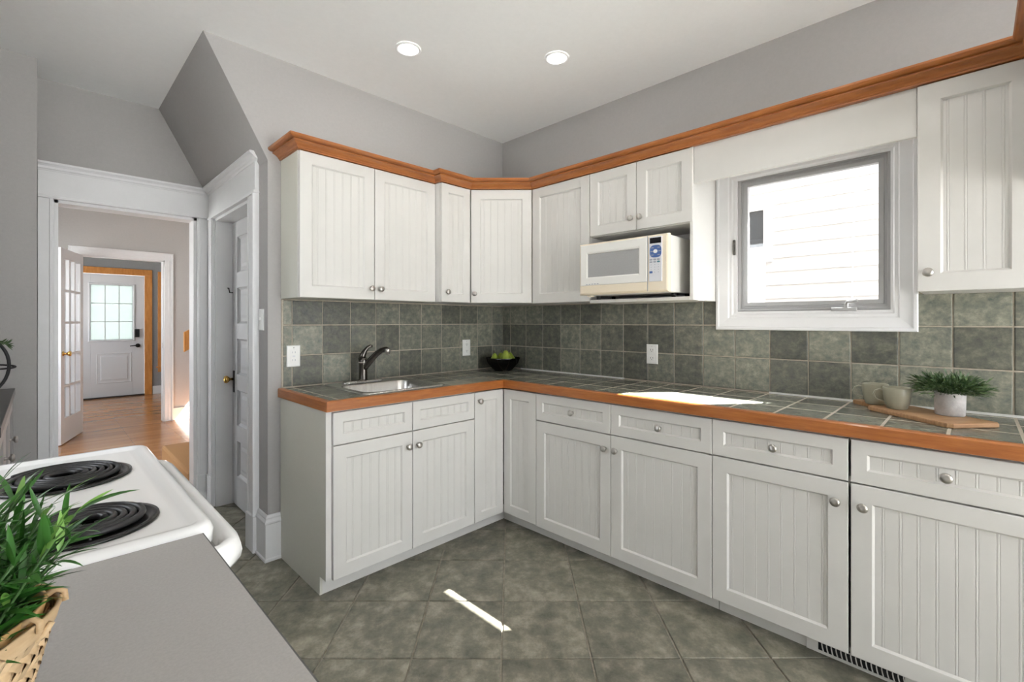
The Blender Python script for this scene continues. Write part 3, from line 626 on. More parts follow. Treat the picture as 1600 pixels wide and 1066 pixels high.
put('lower_trim', fm.rings(MB(), -my1+.012, split-.003, mz0+.008, mz0+.050, [(0,.029),(0,.033),(.003,.0345)], cap=True), 'cream', mw)
m_ = MB()
for k in range(5): fm.box(m_, -my1+.05+k*.018, -my1+.05+k*.018+.012, mz0+.0575, mz0+.061, .0345, .0353)
put('brand_print', m_, 'greyprint', dr)
put('seam', fm.box(MB(), split-.0022, split+.0005, mz0+.004, mz1-.004, .0295, .0318), 'greyprint', mw)
cp = put('control_panel', fm.rings(MB(), split+.008, -my0-.030, mz0+.052, mz1-.012, [(0,.029),(0,.0325),(.002,.034)], cap=True), 'panelgrey', mw)
u0, u1 = split+.008, -my0-.030; uc = (u0+u1)/2
put('display', fm.rings(MB(), u0+.006, u1-.004, mz1-.046, mz1-.018, [(0,.033),(0,.0355),(.002,.036)], cap=True), 'blackgloss', cp)
def oval(cu, cz, ru, rz, n0, n1, p=3.0, n=28):
    L_ = []
    for nn_ in (n0, n1):
        ring = []
        for k in range(n):
            a = 2*PI*k/n; c_, s_ = math.cos(a), math.sin(a); ring.append(fm.p(cu+ru*math.copysign(abs(c_)**(2/p),c_), cz+rz*math.copysign(abs(s_)**(2/p),s_), nn_))
        L_.append(ring)
    return MB().loops(L_, False, True)
zc = mz1-.086
put('dial_pad', oval(uc+.002, zc, .031, .031, .0335, .0352), 'blue', cp)
put('dial_button', oval(uc+.001, zc, .011, .0095, .035, .0362, 2.0), 'white_plastic', cp)
for k, (du_, dz_) in enumerate(((-.017,.018),(.017,.018),(-.02,0),(.021,0),(-.017,-.018),(.017,-.018))): put('dial_print', oval(uc+.002+du_, zc+dz_, .0085, .002, .035, .0356, 2), 'greyprint', cp)
for r in range(2):
    for c in range(3):
        put('key', oval(u0+.012+c*.0200, zc-.041-r*.0115, .0078, .0042, .0335, .0350, 3, 14), 'greenprint' if (r, c) == (1, 2) else ('greyprint' if r else 'panelgrey' if c == 3 else 'greyprint'), cp)
for r in range(4):
    for c in range(3):
        if r == 3 and c == 0: put('stop_key', oval(u0+.012, zc-.066-r*.0125, .0085, .0055, .0335, .0350, 6, 14), 'blue', cp); continue
        put('key_print', oval(u0+.012+c*.0200, zc-.066-r*.0125, .0018, .0024, .0335, .0346, 2, 8), 'greyprint', cp)
for x_ in (2.30, 2.46):
    for y_ in (1.10, 1.56): put('foot', MB().lathe([(.012,0),(.012,.024),(.0,.024)], (x_, y_, 1.3955), (0,0,1), 12), 'black', mw)
put('front_foot', MB().box(2.215, 2.245, 1.555, 1.58, mz0-.006, mz0+.002), 'cream', mw)

# ------------------------------------------------------------------ window over the counter
w1 = thing('window_1', 'white cased casement window with grey metal sash over the counter', None, (XB, .57, 1.225), kind='structure')
fw = FB(XB-.002)
put('casing', fw.rings(MB(), -.989, -.163, 1.226, 2.10, [(0,0),(0,.022),(.004,.026),(.014,.026),(.018,.020),(.060,.015),(.066,.010),(.078,.010),(.084,.004),(.092,.002)], back=False), 'trim', w1)
put('inner_frame', fw.rings(MB(), -.897, -.240, 1.310, 2.03, [(0,.004),(.012,.004),(.012,-.150)], back=False), 'trim', w1)
put('sash_frame', fw.rings(MB(), -.885, -.252, 1.322, 2.018, [(0,-.03),(0,-.006),(.004,-.004),(.014,-.004),(.016,-.016),(.026,-.016),(.028,-.012),(.046,-.012),(.046,-.04)], back=False), 'alu', w1)
put('pane', fw.box(MB(), -.842, -.295, 1.364, 1.976, -.032, -.028), 'glass', w1)
m_ = MB(); fw.box(m_, -.470, -.372, 1.318, 1.334, .0, .016, .003); fw.box(m_, -.42, -.405, 1.332, 1.352, .004, .014, .002)
cr_ = put('crank_base', m_, 'alu', w1)
put('crank_handle', MB().tube([fw.p(-.412,1.350,.012), fw.p(-.405,1.360,.022), fw.p(-.385,1.358,.03), fw.p(-.366,1.364,.034)], [.006,.006,.005,.0075], 8), 'alu', w1)
m_ = MB(); fw.box(m_, -.905, -.893, 1.62, 1.70, .002, .014, .003); fw.box(m_, -.900, -.896, 1.64, 1.685, .013, .022, .0015); put('latch', m_, 'bronze', w1)
# the house next door
NX = 5.3
nh = thing('neighbour_house', 'white clapboard house next door seen through the window', 'house', (NX+1, 2.0, -.7))
put('house_wall', MB().box(NX+.03, NX+3, -4, 9, -.7, 4.3), 'siding', nh)
cbm = MB().prism([(0,0),(.026,0),(.008,.146),(0,.146)], 'y', -6.5, 6.5).mesh('clapboard')
NYA, NYB, NZA, NZB = 1.472, 2.55, 1.885, 2.50            # window next door
for k in range(36):
    z = -.7+k*.138
    o = put('clapboard', cbm, 'siding', nh); o.location = (0,0,0); o.rotation_euler = (0,0,PI); o.location = Vector((NX+.03,2.5,z))-Vector(nh.location)
nw = put('house_window_casing', Fr((NX-.005,0,0),(0,-1,0),(-1,0,0)).rings(MB(), -NYB, -NYA, NZA, NZB, [(0,-.03),(0,.03),(.075,.03),(.075,-.0)], back=False), 'trim', nh)
put('house_window_glass', MB().box(NX-.02, NX-.012, NYA+.07, NYB-.07, NZA+.07, NZB-.07), 'nglass', nh)
put('house_curtain', MB().box(NX-.03, NX-.021, NYA+.07, NYB-.07, NZA+.07, NZA+.16), 'siding', nh)
put('house_roof', MB().prism([(NX-.25,4.25),(NX-.25,4.35),(NX+3.2,6.3),(NX+3.2,4.25)], 'y', -4.2, 9.2), 'roof', nh)
put('service_cable', MB().tube([(NX-.05,.755,4.2),(NX-.045,.765,2.6),(NX-.045,.79,2.0),(NX-.045,.81,.2),(NX-.045,.81,-.69)], .006, 6), 'panelgrey', None, label='grey service cable running down the white clapboards next door', category='cable')
struct('ground', MB().box(-30, 40, -40, 45, -.9, -.7), 'ground', 'ground outside the house')
struct('ground_dark_strip', MB().box(WX1+.01, NX+.02, -8, 14, -.699, -.69), 'asphalt', 'dark ground strip added between the houses to cut bounce light')  # dark strip added to lower the light bounced onto the siding

# ------------------------------------------------------------------ recessed lights
def can(x, y, label, e):
    t = thing('recessed_light', label, 'ceiling light', (x, y, ZC), group='recessed ceiling lights')
    put('trim_ring', MB().lathe([(.066,0),(.066,-.004),(.060,-.007),(.052,-.006),(.050,0)], (x,y,ZC-.0005), (0,0,1), 28, False, False), 'ceil', t)
    put('lens', MB().lathe([(.051,0),(.051,-.003),(.0,-.003)], (x,y,ZC-.0005), (0,0,1), 24), 'lamp', t)
    ld = bpy.data.lights.new('lamp_light', 'AREA'); ld.shape = 'DISK'; ld.size = .09; ld.energy = e; ld.color = (1,.97,.93)
    lo = bpy.data.objects.new('lamp_light', ld); COL.objects.link(lo); lo.parent = t; lo.location = (0,0,-.010)
CAN = 0.7
can(1.346, 2.086, 'round recessed ceiling light above the sink', CAN); can(1.952, 1.590, 'round recessed ceiling light before the microwave wall', CAN)
for x, y, lb4 in ((1.25,.55,'added unseen recessed light over the middle of the kitchen floor'),(1.95,.05,'added unseen recessed light before the right-hand wall cabinet and plant'),(.70,-.9,'added unseen recessed light between the grey worktop and garden doors'),(1.9,-1.4,'added unseen recessed light nearest the garden doors')): can(x, y, lb4, CAN)  # four extra ceiling lights out of view, added to light the room

# ------------------------------------------------------------------ grey worktop beside the stove
LX, LY1 = .197, .934
lb = thing('stove_side_cabinet', 'off-white base cabinet under the grey worktop', 'cabinet', (-.1, .3, 0))
fl = FL(LX-.045)
carcass(lb, fl, -.70, .925, .565)
for a, b, k in ((-.698,-.160,-.19),(-.157,.382,-.127),(.385,.923,.415)):
    front(lb, fl, a, b, ZD0, ZS-.0025, (k, ZS-.075)); front(lb, fl, a, b, ZS+.0025, ZD1, ((a+b)/2,(ZS+ZD1)/2), fw=.046, name='drawer')
lt = thing('laminate_worktop', 'flat grey laminate worktop with a dark edge beside the stove', 'worktop', (-.1, .3, .868))
put('top', MB().box(XG+.002, LX-.002, -.70, LY1-.002, .870, .910), 'lam', lt)
put('edge_strip', MB().box(LX-.002, LX, -.70, LY1-.002, .870, .9095), 'lamedge', lt)
put('end_strip', MB().box(XG+.002, LX, LY1-.002, LY1, .870, .9095), 'lamedge', lt)

# ------------------------------------------------------------------ stove
SY0, SY1, SX1_, SXB = .9375, 1.698, .205, XG+.004
st = thing('stove', 'white electric coil stove beside the grey worktop', 'stove', (-.1, 1.32, 0))
put('body', MB().box(SXB, SX1_-.03, SY0+.003, SY1-.003, .02, .885, .004), 'enamel', st)
def ring2(x0, x1, y0, y1, r, z): return rrect(x0, x1, y0, y1, r, z, 5)
tp = [ring2(SXB,SX1_+.012,SY0,SY1,.030,.884), ring2(SXB,SX1_+.014,SY0,SY1,.032,.905), ring2(SXB+.004,SX1_+.010,SY0+.004,SY1-.004,.030,.915), ring2(SXB+.010,SX1_+.003,SY0+.010,SY1-.010,.026,.9195), ring2(SXB+.022,SX1_-.008,SY0+.022,SY1-.022,.018,.9195), ring2(SXB+.030,SX1_-.018,SY0+.030,SY1-.030,.012,.9135), ring2(SXB+.045,SX1_-.030,SY0+.040,SY1-.040,.01,.9125)]
put('cooktop', MB().loops(tp, True, True, True, True), 'enamel', st)
def burner(x, y, r):
    dp = put('drip_pan', MB().lathe([(r+.020,0),(r+.019,.004),(r+.010,.005),(r+.004,.001),(r*.5,-.002),(.0,-.002)], (x,y,.9135), (0,0,1), 40), 'drip', st)
    turns = 5.4 if r > .09 else 4.4; n = int(turns*26); pts = []
    for k in range(n+1):
        f_ = k/n; a = 2*PI*turns*f_; q = .022+(r-.022)*f_; pts.append((x+q*math.cos(a), y+q*math.sin(a), .9225))
    put('coil', MB().tube(pts, .0056, 8), 'coil', st)
    m_ = MB()
    for k in range(3):
        a = 2*PI*k/3+.5; m_.tube([(x+.01*math.cos(a),y+.01*math.sin(a),.9165),(x+r*math.cos(a),y+r*math.sin(a),.9165)], .002, 6)
    put('coil_support', m_, 'coil', st)
burner(.040, 1.462, .100); burner(.060, 1.095, .080); burner(-.225, 1.470, .080); burner(-.220, 1.110, .100)
ov = put('oven_door', MB().box(SX1_-.032, SX1_+.004, SY0+.008, SY1-.008, .17, .80, .006), 'enamel', st)
put('oven_window', MB().box(SX1_+.003, SX1_+.006, SY0+.15, SY1-.15, .36, .64, .001), 'blackgloss', ov)
hp = [(SX1_-.004,SY0+.012),(SX1_+.024,SY0+.018),(SX1_+.044,SY0+.040),(SX1_+.050,SY0+.085),(SX1_+.050,SY1-.085),(SX1_+.044,SY1-.040),(SX1_+.024,SY1-.018),(SX1_-.004,SY1-.012)]
L_ = []
for i, (x_, y_) in enumerate(hp):
    a = Vector(hp[max(0,i-1)]); b = Vector(hp[min(len(hp)-1,i+1)]); d = (b-a).normalized(); nrm = Vector((d.y,-d.x))
    ring = []
    for k in range(12): th_ = 2*PI*k/12; ring.append((x_+nrm.x*.019*math.cos(th_), y_+nrm.y*.019*math.cos(th_), .846+.026*math.sin(th_)))
    L_.append(ring)
put('oven_handle', MB().loops(L_, True, True, True, True), 'enamel', st)
put('front_rail', MB().box(SX1_-.032, SX1_+.006, SY0+.004, SY1-.004, .80, .886, .006), 'enamel', st)
put('drawer', MB().box(SX1_-.032, SX1_+.002, SY0+.008, SY1-.008, .04, .162, .005), 'enamel', st)
bg_ = put('back_guard', MB().box(SXB, SXB+.06, SY0+.003, SY1-.003, .915, 1.11, .012), 'enamel', st)
for k in range(5): put('control_knob', MB().lathe([(.022,0),(.022,.008),(.016,.012),(.015,.026),(.0,.027)], (SXB+.059, SY0+.10+k*.14, 1.04), (1,0,0), 16), 'white_plastic', bg_)

# ------------------------------------------------------------------ woven basket with a leafy plant
BC = Vector((-.116, .529)); BA = R(4.5)
bk = thing('woven_basket', 'square woven bamboo basket on the grey worktop', 'basket', (BC.x, BC.y, .911))
BH = .134
def brad(th, f_):
    ph = th-BA-PI/4; n = 2.0+1.7*f_
    a = .090+.018*f_
    return a/((abs(math.cos(ph))**n+abs(math.sin(ph))**n)**(1/n))*(1 if f_ > 0 else 1)
def bpt(th, f_, off=0):
    r = brad(th, f_)+off; return Vector((r*math.cos(th), r*math.sin(th), BH*f_))
put('liner', MB().loops([[bpt(2*PI*k/48, f_, -.004) for k in range(48)] for f_ in (0,.25,.5,.75,.97)], True, False, True, True), 'caneinner', bk, local=True)
NS = 80; tw = 1.30; wst = .0066
for fam in (1, -1):
    for s_ in range(NS):
        th0 = 2*PI*s_/NS; N_ = 64; rows = []
        for k in range(N_+1):
            f_ = .02+.93*k/N_; th = th0+fam*tw*f_
            kk = 2*tw*f_*NS/(2*PI)+s_*(0 if fam == 1 else 0)
            off = fam*.0008*max(-1, min(1, 2.2*math.sin(PI/2*kk)))+.0010
            ta = (bpt(th+fam*.02, min(1,f_+.015))-bpt(th, f_)); nr = Vector((math.cos(th), math.sin(th), 0)); sd_ = ta.cross(nr).normalized()*(wst/2)
            c_ = bpt(th, f_, off); rows.append((c_-sd_, c_+nr*.0004, c_+sd_))
        m_ = MB(); v = [p for r_ in rows for p in r_]; fcs = []
        for k in range(N_): fcs += [(k*3,k*3+1,k*3+4,k*3+3),(k*3+1,k*3+2,k*3+5,k*3+4)]
        put('cane_strip', m_.add(v, fcs, True), 'cane', bk, local=True)
for off, f0, f1, nm in ((.0035,.90,1.0,'rim_band'),(-.006,.88,1.02,'inner_rim_band')):
    L_ = [[bpt(2*PI*k/64, f_, off+d) for k in range(64)] for f_, d in ((f0,0),(f1,0),(f1,-.0022),(f0,-.0022),(f0,0))]
    put(nm, MB().loops(L_, False, False, True, True), 'cane' if off > 0 else 'caneinner', bk, local=True)
for k in range(18):
    th = 2*PI*k/18+.1; pts = []
    for q in range(9):
        a = 2*PI*q/8; pts.append(bpt(th+.10*(q/8-.5), .955+.075*math.sin(a), -.001+.0075*math.cos(a)))
    put('rim_lashing', MB().tube(pts, .0024, 6), 'cane', bk, local=True)
put('soil', MB().loops([[bpt(2*PI*k/32, .80, -.006) for k in range(32)]], False, True), 'soil', bk, local=True)

def leaf_mesh(name, ln, wd_, bend, fold=.25, n=7):
    v, f_ = [], []
    for k in range(n+1):
        t_ = k/n; ww = wd_*(math.sin(PI*min(1,t_**.8*.97+.03))**.75)*(1 if t_ < 1 else .05)
        if k == 0: ww = wd_*.25
        if k == n: ww = wd_*.03
        x_ = ln*t_*math.cos(bend*t_*.6); z_ = -ln*t_*math.sin(bend*t_*.6)
        v += [(x_, -ww/2, z_+fold*ww/2), (x_, 0, z_), (x_, ww/2, z_+fold*ww/2)]
    for k in range(n): f_ += [(k*3,k*3+1,k*3+4,k*3+3),(k*3+1,k*3+2,k*3+5,k*3+4)]
    return MB().add(v, f_, True).mesh(name)
pl = thing('leafy_plant', 'bushy artificial plant with narrow glossy green leaves in the woven basket', 'plant', (BC.x, BC.y, .911+BH*.80))
LM = [leaf_mesh('leaf', .034, .0044, .4), leaf_mesh('leaf', .030, .0040, -.2), leaf_mesh('leaf', .038, .0046, .7)]
LMy = [leaf_mesh('leaf', .028, .0046, .3), leaf_mesh('leaf', .033, .0046, .55)]
for me in LM: me.materials.append(M['leaf'])
for me in LMy: me.materials.append(M['leaf2'])
rng = random.Random(11); PO = Vector(pl.location); nl = 0
def leaf_frame(d, roll, sc_, p):
    x_ = d.normalized(); y_ = Vector((0,0,1)).cross(x_); y_ = y_.normalized() if y_.length > .05 else Vector((0,1,0)); z_ = x_.cross(y_)
    mt = Matrix((x_, y_, z_)).transposed().to_4x4() @ Matrix.Rotation(roll, 4, 'X') @ Matrix.Scale(sc_, 4); mt.translation = p; return mt
inner = MB()
def sprig(az, el, ln_, bare):
    global nl
    r0 = rng.uniform(.02,.085); base = Vector((r0*math.cos(az), r0*math.sin(az), -.004))
    d0 = Vector((math.cos(az)*math.cos(el), math.sin(az)*math.cos(el), math.sin(el))); pts = []
    for q in range(6):
        t_ = q/5; pts.append(base+Vector((0,0,1))*(ln_*t_*.35)+d0*(ln_*t_*(.45+.35*t_))-Vector((0,0,.008*t_*t_*(1-math.sin(el)))))
    so_ = put('stem', MB().tube(pts, [.0016,.0015,.0014,.0013,.0011,.0009], 5), 'stem', pl, local=True)
    n_ = 9 if not bare else 0
    for k in range(22):
        f_ = .22+.78*((k % 11)/10); i_ = min(4, int(f_*5)); p = pts[i_].lerp(pts[i_+1], min(1, f_*5-i_)); ax = (pts[i_+1]-pts[i_]).normalized()
        top = f_ > .85; a = k*2.39996+az*5; side = (Vector((math.cos(a), math.sin(a), rng.uniform(-.3,.3)))).normalized()
        d = side*rng.uniform(.5,.8)+ax*(rng.uniform(.9,1.3) if top else rng.uniform(.45,.9))
        mt = leaf_frame(d, rng.uniform(-.6,.6), rng.uniform(.8,1.15), p)
        if k < n_ or (not bare and k >= 20):
            me = rng.choice(LMy) if (top and rng.random() < .75) or rng.random() < .12 else rng.choice(LM)
            o = bpy.data.objects.new('leaf', me); COL.objects.link(o); o.parent = so_; o.matrix_local = mt; nl += 1
        else:
            me = rng.choice(LM); inner.add([mt @ v_.co for v_ in me.vertices], [tuple(pg.vertices) for pg in me.polygons], True)
for k in range(27): sprig(rng.uniform(R(-28), R(95)), R(rng.choice((36,46,56,68,80))+rng.uniform(-6,8)), rng.uniform(.085,.120), False)
for k in range(30): sprig(rng.uniform(R(100), R(325)), R(rng.uniform(48,85)), rng.uniform(.06,.10), True)
for k in range(74): sprig(rng.uniform(R(-35), R(110)), R(rng.uniform(38,80)), rng.uniform(.055,.105), True)
put('inner_foliage', inner, 'leaf', pl, local=True, kind='stuff')

# ------------------------------------------------------------------ sideboard with wire sculpture at the left
sb = thing('sideboard', 'grey sideboard with a charcoal top against the left wall', 'sideboard', (-.26, 3.0, 0))
put('body', MB().box(XG+.004, -.115, 2.30, YE-.012, .0, .885, .003), 'sb_face', sb)
put('top', MB().box(XG+.003, -.088, 2.28, YE-.004, .886, .920, .002), 'sb_top', sb)
fs = FL(-.115)
for k in range(3):
    a = 2.305+k*.422; d = put('door', fs.rings(MB(), a, a+.418, .09, .87, [(0,0),(0,.016),(.002,.018),(.055,.018),(.060,.010)], cap=True), 'sb_face', sb)
    put('knob', knob_mb(fs, a+.03, .72, .017), 'nickel', d)
ws = thing('wire_sculpture', 'black metal ring ornament with a green sprig standing on the sideboard', 'ornament', (-.20, 3.20, .920))
def ringpts(c, r1, r2, ax1, ax2, n=40): return [Vector(c)+Vector(ax1)*(r1*math.cos(2*PI*k/n))+Vector(ax2)*(r2*math.sin(2*PI*k/n)) for k in range(n)]
put('ring', MB().tube(ringpts((-.205,3.20,1.066), .107, .140, (.995,.1,0), (0,0,1)), .0065, 8, True), 'black', ws)
put('ring', MB().tube(ringpts((-.205,3.20,1.063), .128, .035, (.99,.1,-.05), (0,.85,.30)), .0045, 8, True), 'black', ws)
put('ring', MB().tube(ringpts((-.205,3.20,1.063), .060, .139, (.1,.995,0), (0,0,1)), .0055, 8, True), 'black', ws)
m_ = MB(); rng2 = random.Random(5)
tw_ = [Vector((-.21,3.195,1.17)), Vector((-.17,3.19,1.19)), Vector((-.135,3.185,1.180)), Vector((-.100,3.18,1.160))]
m_.tube(tw_, .002, 5)
for k in range(46):
    t_ = rng2.random()*2.99; i_ = int(t_); p = tw_[i_].lerp(tw_[i_+1], t_-i_); a = rng2.uniform(0,2*PI); d = Vector((.55, .5*math.cos(a), .75*math.sin(a))).normalized()*rng2.uniform(.022,.036); s_ = d.cross(Vector((0,1,.3))).normalized()*.0022
    m_.add([p-s_, p+d*.5-s_*1.3, p+d, p+d*.5+s_*1.3, p+s_], [(0,1,2,3,4)])
put('sprig', m_, 'leaf3', ws, label='small green fir sprig')

# ------------------------------------------------------------------ on the counter
BX, BY = 2.405, 2.470
bowl = put('fruit_bowl', MB().lathe([(.060,0),(.066,.004),(.085,.022),(.112,.055),(.124,.086),(.128,.092),(.124,.094),(.118,.086),(.106,.056),(.080,.027),(.060,.010),(.0,.010)], (0,0,0), (0,0,1), 40), glassmat('smoked_black_glass', (.05,.05,.055), .10, .05), None, label='dark smoked glass bowl of pears in the counter corner', category='bowl')
bowl.location = (BX, BY, .9105)
pm = MB().lathe([(.0,0),(.018,.002),(.032,.012),(.0385,.030),(.037,.046),(.029,.064),(.020,.080),(.0145,.092),(.008,.099),(.0,.1005)], (0,0,0), (0,0,1), 24).mesh('pear')
pm.materials.append(M['pear']); smh = MB().tube([(0,0,.098),(.002,0,.108),(.006,0,.117)], .0017, 6).mesh('stalk'); smh.materials.append(M['stalk'])
for (dx, dy, dz, rx, rz, sc_, lab) in ((-.014,-.044,.030,.0,.3,1.2,'large yellow green pear standing upright in the dark bowl'), (-.050,.034,.026,.10,2.4,1,'green pear at the sink side of the dark bowl'), (.070,-.016,.030,-.10,.8,1,'green pear at the window side of the dark bowl'), (.028,.060,.026,.08,.2,1,'green pear behind the others in the dark bowl')):
    t = thing('pear', lab, 'pear', (BX+dx, BY+dy, .9105+dz), group='pears in the dark bowl'); t.rotation_euler = (rx, 0, rz); t.scale = (sc_,)*3
    o = put('fruit', pm, 'pear', t); o2 = put('stalk', smh, 'stalk', t)
# board
bx_, by_, bang = 2.334, .125, math.atan2(.754,.657)
bd = thing('cutting_board', 'long acacia wood cutting board with a handle on the tiled counter', 'cutting board', (bx_, by_, .9100), bang)
hl, hw = .1755, .095
ol = [(-hl+.012,-hw),(hl-.03,-hw),(hl-.006,-hw+.012),(hl+.014,-.036),(hl+.040,-.030),(hl+.135,-.028),(hl+.148,-.015),(hl+.148,.015),(hl+.135,.028),(hl+.040,.030),(hl+.014,.036),(hl-.006,hw-.012),(hl-.03,hw),(-hl+.012,hw),(-hl,hw-.012),(-hl,-hw+.012)]
L_ = [[(x_*s1,y_*s1,z_) for x_, y_ in ol] for s1, z_ in ((.985,.0),(1,.003),(1,.013),(.988,.016))]
put('board', MB().loops(L_, True, True), 'board', bd, local=True)
def mug(x, y, lab, ha):
    t = thing('mug', lab, 'mug', (x, y, .9262), ha, group='sage mugs on the board')
    put('cup', MB().lathe([(.0,.0),(.030,.0),(.033,.003),(.0385,.020),(.0435,.050),(.0455,.082),(.0448,.0845),(.0430,.082),(.0410,.050),(.036,.020),(.030,.007),(.0,.006)], (0,0,0), (0,0,1), 36, False, False), 'mug', t, local=True)
    pts = [(.040,0,.068),(.055,0,.072),(.068,0,.066),(.073,0,.052),(.069,0,.038),(.057,0,.029),(.039,0,.026)]
    L_ = []
    for i, p in enumerate(pts):
        a = Vector(pts[max(0,i-1)]); b = Vector(pts[min(6,i+1)]); d = (b-a).normalized(); n_ = Vector((d.z,0,-d.x)); c_ = Vector(p)
        L_.append([tuple(c_+n_*(.0033*math.cos(2*PI*k/10))+Vector((0,.0055*math.sin(2*PI*k/10),0))) for k in range(10)])
    put('handle', MB().loops(L_, True, True, True, True), 'mug', t, local=True)
mug(2.380, .215, 'sage stoneware mug in front, next to the concrete pot', R(97))
mug(2.452, .292, 'sage stoneware mug partly behind the other mug', R(97))
px_, py_ = 2.355, .062
pt_ = thing('potted_plant', 'small bushy green plant in a pale concrete pot on the cutting board', 'potted plant', (px_, py_, .9262))
put('pot', MB().lathe([(.0,0),(.040,0),(.0425,.003),(.0435,.040),(.0445,.082),(.0438,.0835),(.039,.082),(.039,.072),(.0,.070)], (0,0,0), (0,0,1), 36, False, False), 'concrete', pt_, local=True)
m_ = MB(); rg = random.Random(3)
for k in range(1500):
    az = rg.uniform(0,2*PI); el = math.asin(rg.uniform(.02,1)); r0 = rg.uniform(.010,.036)
    o_ = Vector((r0*math.cos(az), r0*math.sin(az), .075+.03*rg.random())); R_ = .078*rg.random()**.55
    c_ = o_+Vector((math.cos(az)*math.cos(el)*R_, math.sin(az)*math.cos(el)*R_, math.sin(el)*R_*.60))
    d = Vector((math.cos(az)*math.cos(el)+rg.uniform(-.5,.5), math.sin(az)*math.cos(el)+rg.uniform(-.5,.5), math.sin(el)*.8+rg.uniform(-.3,.35))).normalized()*rg.uniform(.018,.034)
    s_ = d.cross(Vector((rg.uniform(-1,1),rg.uniform(-1,1),1))).normalized()*rg.uniform(.0019,.0032)
    m_.add([c_-s_*.5, c_+d*.45-s_, c_+d+Vector((0,0,-.003)), c_+d*.45+s_, c_+s_*.5], [(0,1,2,3,4)])
put('foliage', m_, 'leaf3', pt_, local=True, kind='stuff')
m_ = MB()
for k in range(26):
    az = rg.uniform(0,2*PI); e_ = rg.uniform(.3,1.0); m_.tube([(.012*math.cos(az),.012*math.sin(az),.068),(.03*math.cos(az),.03*math.sin(az),.085+.02*e_),(.062*math.cos(az)*(1.2-e_*.6),.062*math.sin(az)*(1.2-e_*.6),.088+.035*e_)], .0013, 4)
put('stems', m_, 'stem', pt_, local=True, kind='stuff')

# ------------------------------------------------------------------ hall: inner doorway, french door, stairs
t3 = thing('trim_3', 'white casing of the inner doorway at the end of the hall', None, ((FX0+FX1)/2, YF, 0), kind='structure')
ff = FA(YF); cw = .09
for a, b in ((FX0-cw,FX0),(FX1,FX1+cw)):
    m_ = MB(); ff.box(m_, a, b, 0, FH, 0, .018, .002); o_ = a if a < FX0 else b-.018; ff.box(m_, o_, o_+.018, 0, FH+cw-.02, .016, .03, .003); ff.box(m_, (a+b)/2-.012, (a+b)/2+.012, 0, FH, .016, .022, .003); put('casing_leg', m_, 'trim', t3)
m_ = MB(); ff.box(m_, FX0-cw, FX1+cw, FH, FH+cw, 0, .018, .002); ff.box(m_, FX0-cw, FX1+cw, FH+cw-.018, FH+cw, .016, .03, .003); ff.box(m_, FX0, FX1, FH+.03, FH+.054, .016, .022, .003); put('casing_head', m_, 'trim', t3)
m_ = MB(); m_.box(FX0-.001, FX0+.016, YF-.002, YF+.122, 0, FH); m_.box(FX1-.016, FX1+.001, YF-.002, YF+.122, 0, FH); m_.box(FX0, FX1, YF-.002, YF+.122, FH-.016, FH+.001); put('jamb', m_, 'trim', t3)
put('strike_plate', MB().box(FX1-.018, FX1-.0155, YF+.03, YF+.06, .93, 1.0), 'chrome', t3)
hx, hy = .340, YF-.028
fv = Vector((.140-.340, 6.610-(YF-.028), 0)); LW = fv.length; ang = math.atan2(fv.y, fv.x)
fdoor = thing('door_2', 'white fifteen-pane french door standing open into the hall', None, (hx, hy, .008), ang, kind='structure')
LH = 2.02; sw_ = .10; bt = .255; tpR = .105
def lb_(x0, x1, z0, z1, t_=.018): return MB().box(x0, x1, -t_, t_, z0, z1, .0025)
put('stile', lb_(0, sw_, 0, LH), 'doorwhite', fdoor, local=True); put('stile', lb_(LW-sw_, LW, 0, LH), 'doorwhite', fdoor, local=True)
put('rail', lb_(sw_, LW-sw_, 0, bt), 'doorwhite', fdoor, local=True); put('rail', lb_(sw_, LW-sw_, LH-tpR, LH), 'doorwhite', fdoor, local=True)
gw = (LW-2*sw_)/3; gh = (LH-tpR-bt)/5
for k in (1,2): put('muntin', lb_(sw_+gw*k-.012, sw_+gw*k+.012, bt, LH-tpR, .015), 'doorwhite', fdoor, local=True)
for k in (1,2,3,4): put('muntin', lb_(sw_, LW-sw_, bt+gh*k-.012, bt+gh*k+.012, .014), 'doorwhite', fdoor, local=True)
for i in range(3):
    for j in range(5): put('pane', MB().box(sw_+gw*i+.006, sw_+gw*(i+1)-.006, -.002, .002, bt+gh*j+.006, bt+gh*(j+1)-.006), 'glass', fdoor, local=True)
for s_ in (-1, 1): put('knob', MB().lathe([(.026,0),(.024,.006),(.010,.012),(.010,.030),(.022,.042),(.027,.052),(.024,.062),(.0,.067)], (LW-.055, .018*s_, .93), (0,s_,0), 16), 'brass', fdoor, local=True, label='brass door knob')
# street door
sdoor = thing('door_3', 'white street door with a frosted nine-part light and black lock', None, ((EX0+EX1)/2, YV, 0), kind='structure')
fe = FA(YV-.0)
gx0, gx1, gz0, gz1 = .590, 1.128, .965, 1.875
a, b = EX0+.006, EX1-.006; m_ = MB()
fe.box(m_, a, gx0, .02, EH-.006, -.045, 0, .002); fe.box(m_, gx1, b, .02, EH-.006, -.045, 0, .002); fe.box(m_, gx0, gx1, .02, gz0, -.045, 0); fe.box(m_, gx0, gx1, gz1, EH-.006, -.045, 0)
put('slab', m_, 'doorwhite', sdoor)
lf = put('light_frame', fe.rings(MB(), gx0-.03, gx1+.03, gz0-.03, gz1+.03, [(0,0),(.004,.012),(.02,.014),(.03,.004),(.03,-.03)], back=False), 'doorwhite', sdoor)
put('pane', fe.box(MB(), gx0, gx1, gz0, gz1, -.025, -.019), 'frost', sdoor)
m_ = MB()
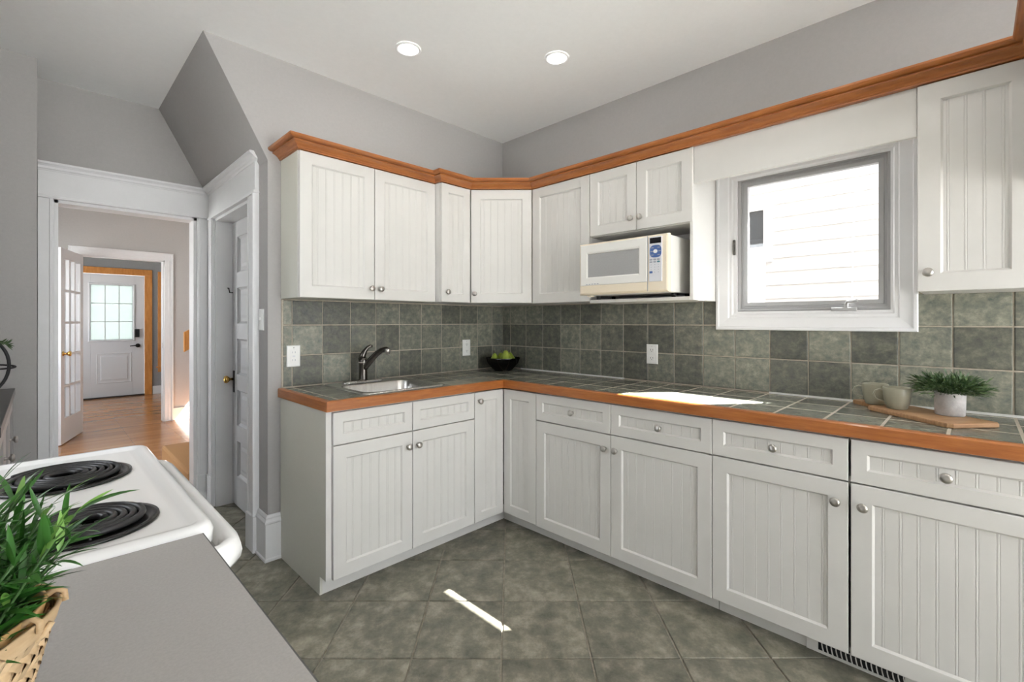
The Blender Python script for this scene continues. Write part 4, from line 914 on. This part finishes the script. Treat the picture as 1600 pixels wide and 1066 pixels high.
for k in (1,2):
    u = gx0+(gx1-gx0)*k/3; z = gz0+(gz1-gz0)*k/3; fe.box(m_, u-.005, u+.005, gz0, gz1, -.019, -.015); fe.box(m_, gx0, gx1, z-.005, z+.005, -.019, -.0152)
put('glazing_lines', m_, 'alu', lf)
put('panel', fe.rings(MB(), .655, 1.115, .24, .745, [(0,0),(.012,.006),(.02,.002),(.05,.002),(.065,.008)], cap=True), 'doorwhite', sdoor)
put('keypad_lock', fe.box(MB(), 1.150, 1.215, 1.00, 1.14, 0, .03, .006), 'black', sdoor)
m_ = MB().lathe([(.034,0),(.034,.01),(.018,.014),(.014,.04),(.0,.04)], fe.p(1.195,.858,0), fe.n, 16); m_.tube([fe.p(1.195,.858,.04), fe.p(1.15,.860,.045), fe.p(1.085,.852,.045)], [.010,.009,.007], 8)
put('lever', m_, 'black', sdoor)
put('threshold', MB().box(EX0, EX1, YV-.05, YV+.04, .001, .022, .003), 'black', sdoor)
t4 = thing('trim_4', 'orange wood casing around the street door', None, ((EX0+EX1)/2, YV, 0), kind='structure')
for a, b in ((EX0-.105,EX0),(EX1,EX1+.105)): put('casing_leg', fe.box(MB(), a, b, 0, EH, 0, .025, .004), 'fir', t4)
put('casing_head', fe.box(MB(), EX0-.105, EX1+.105, EH, EH+.105, 0, .026, .004), 'fir', t4)
w3 = thing('window_3', 'orange wood cased window beside the street door', None, ((SX0+SX1)/2, YV, SZ0), kind='structure')
put('casing', fe.rings(MB(), SX0-.085, SX1+.085, SZ0-.02, SZ1+.085, [(0,0),(0,.022),(.003,.025),(.082,.025),(.085,.022),(.085,-.06)], back=False), 'fir', w3)
put('sill', fe.box(MB(), SX0-.11, SX1+.11, SZ0-.045, SZ0-.018, 0, .06, .004), 'fir', w3)
put('apron', fe.box(MB(), SX0-.085, SX1+.085, SZ0-.12, SZ0-.045, 0, .02, .003), 'fir', w3)
put('pane', fe.box(MB(), SX0, SX1, SZ0, SZ1, -.05, -.045), 'frost', w3)
# carpeted stair
sr = thing('staircase', 'tan carpeted stair steps rising behind the doorway casing', 'stairs', (1.0, 4.5, 0))
for k in range(3):
    x0 = .748+k*.26
    put('step', MB().box(x0, 1.598, 3.995, 5.025, .19*k, .19*(k+1), .018), 'carpet', sr)
hr = thing('stair_rail', 'orange wood stair rail end showing beside the white casing', 'railing', (1.1, 4.99, .19))
put('newel_post', MB().box(1.02, 1.10, 4.95, 5.02, .385, 1.30, .004), 'fir', hr)
m_ = MB().prism([(.905,1.00),(.905,1.175),(1.59,1.60),(1.59,1.425)], 'y', 4.97, 5.01); put('handrail', m_, 'fir', hr)
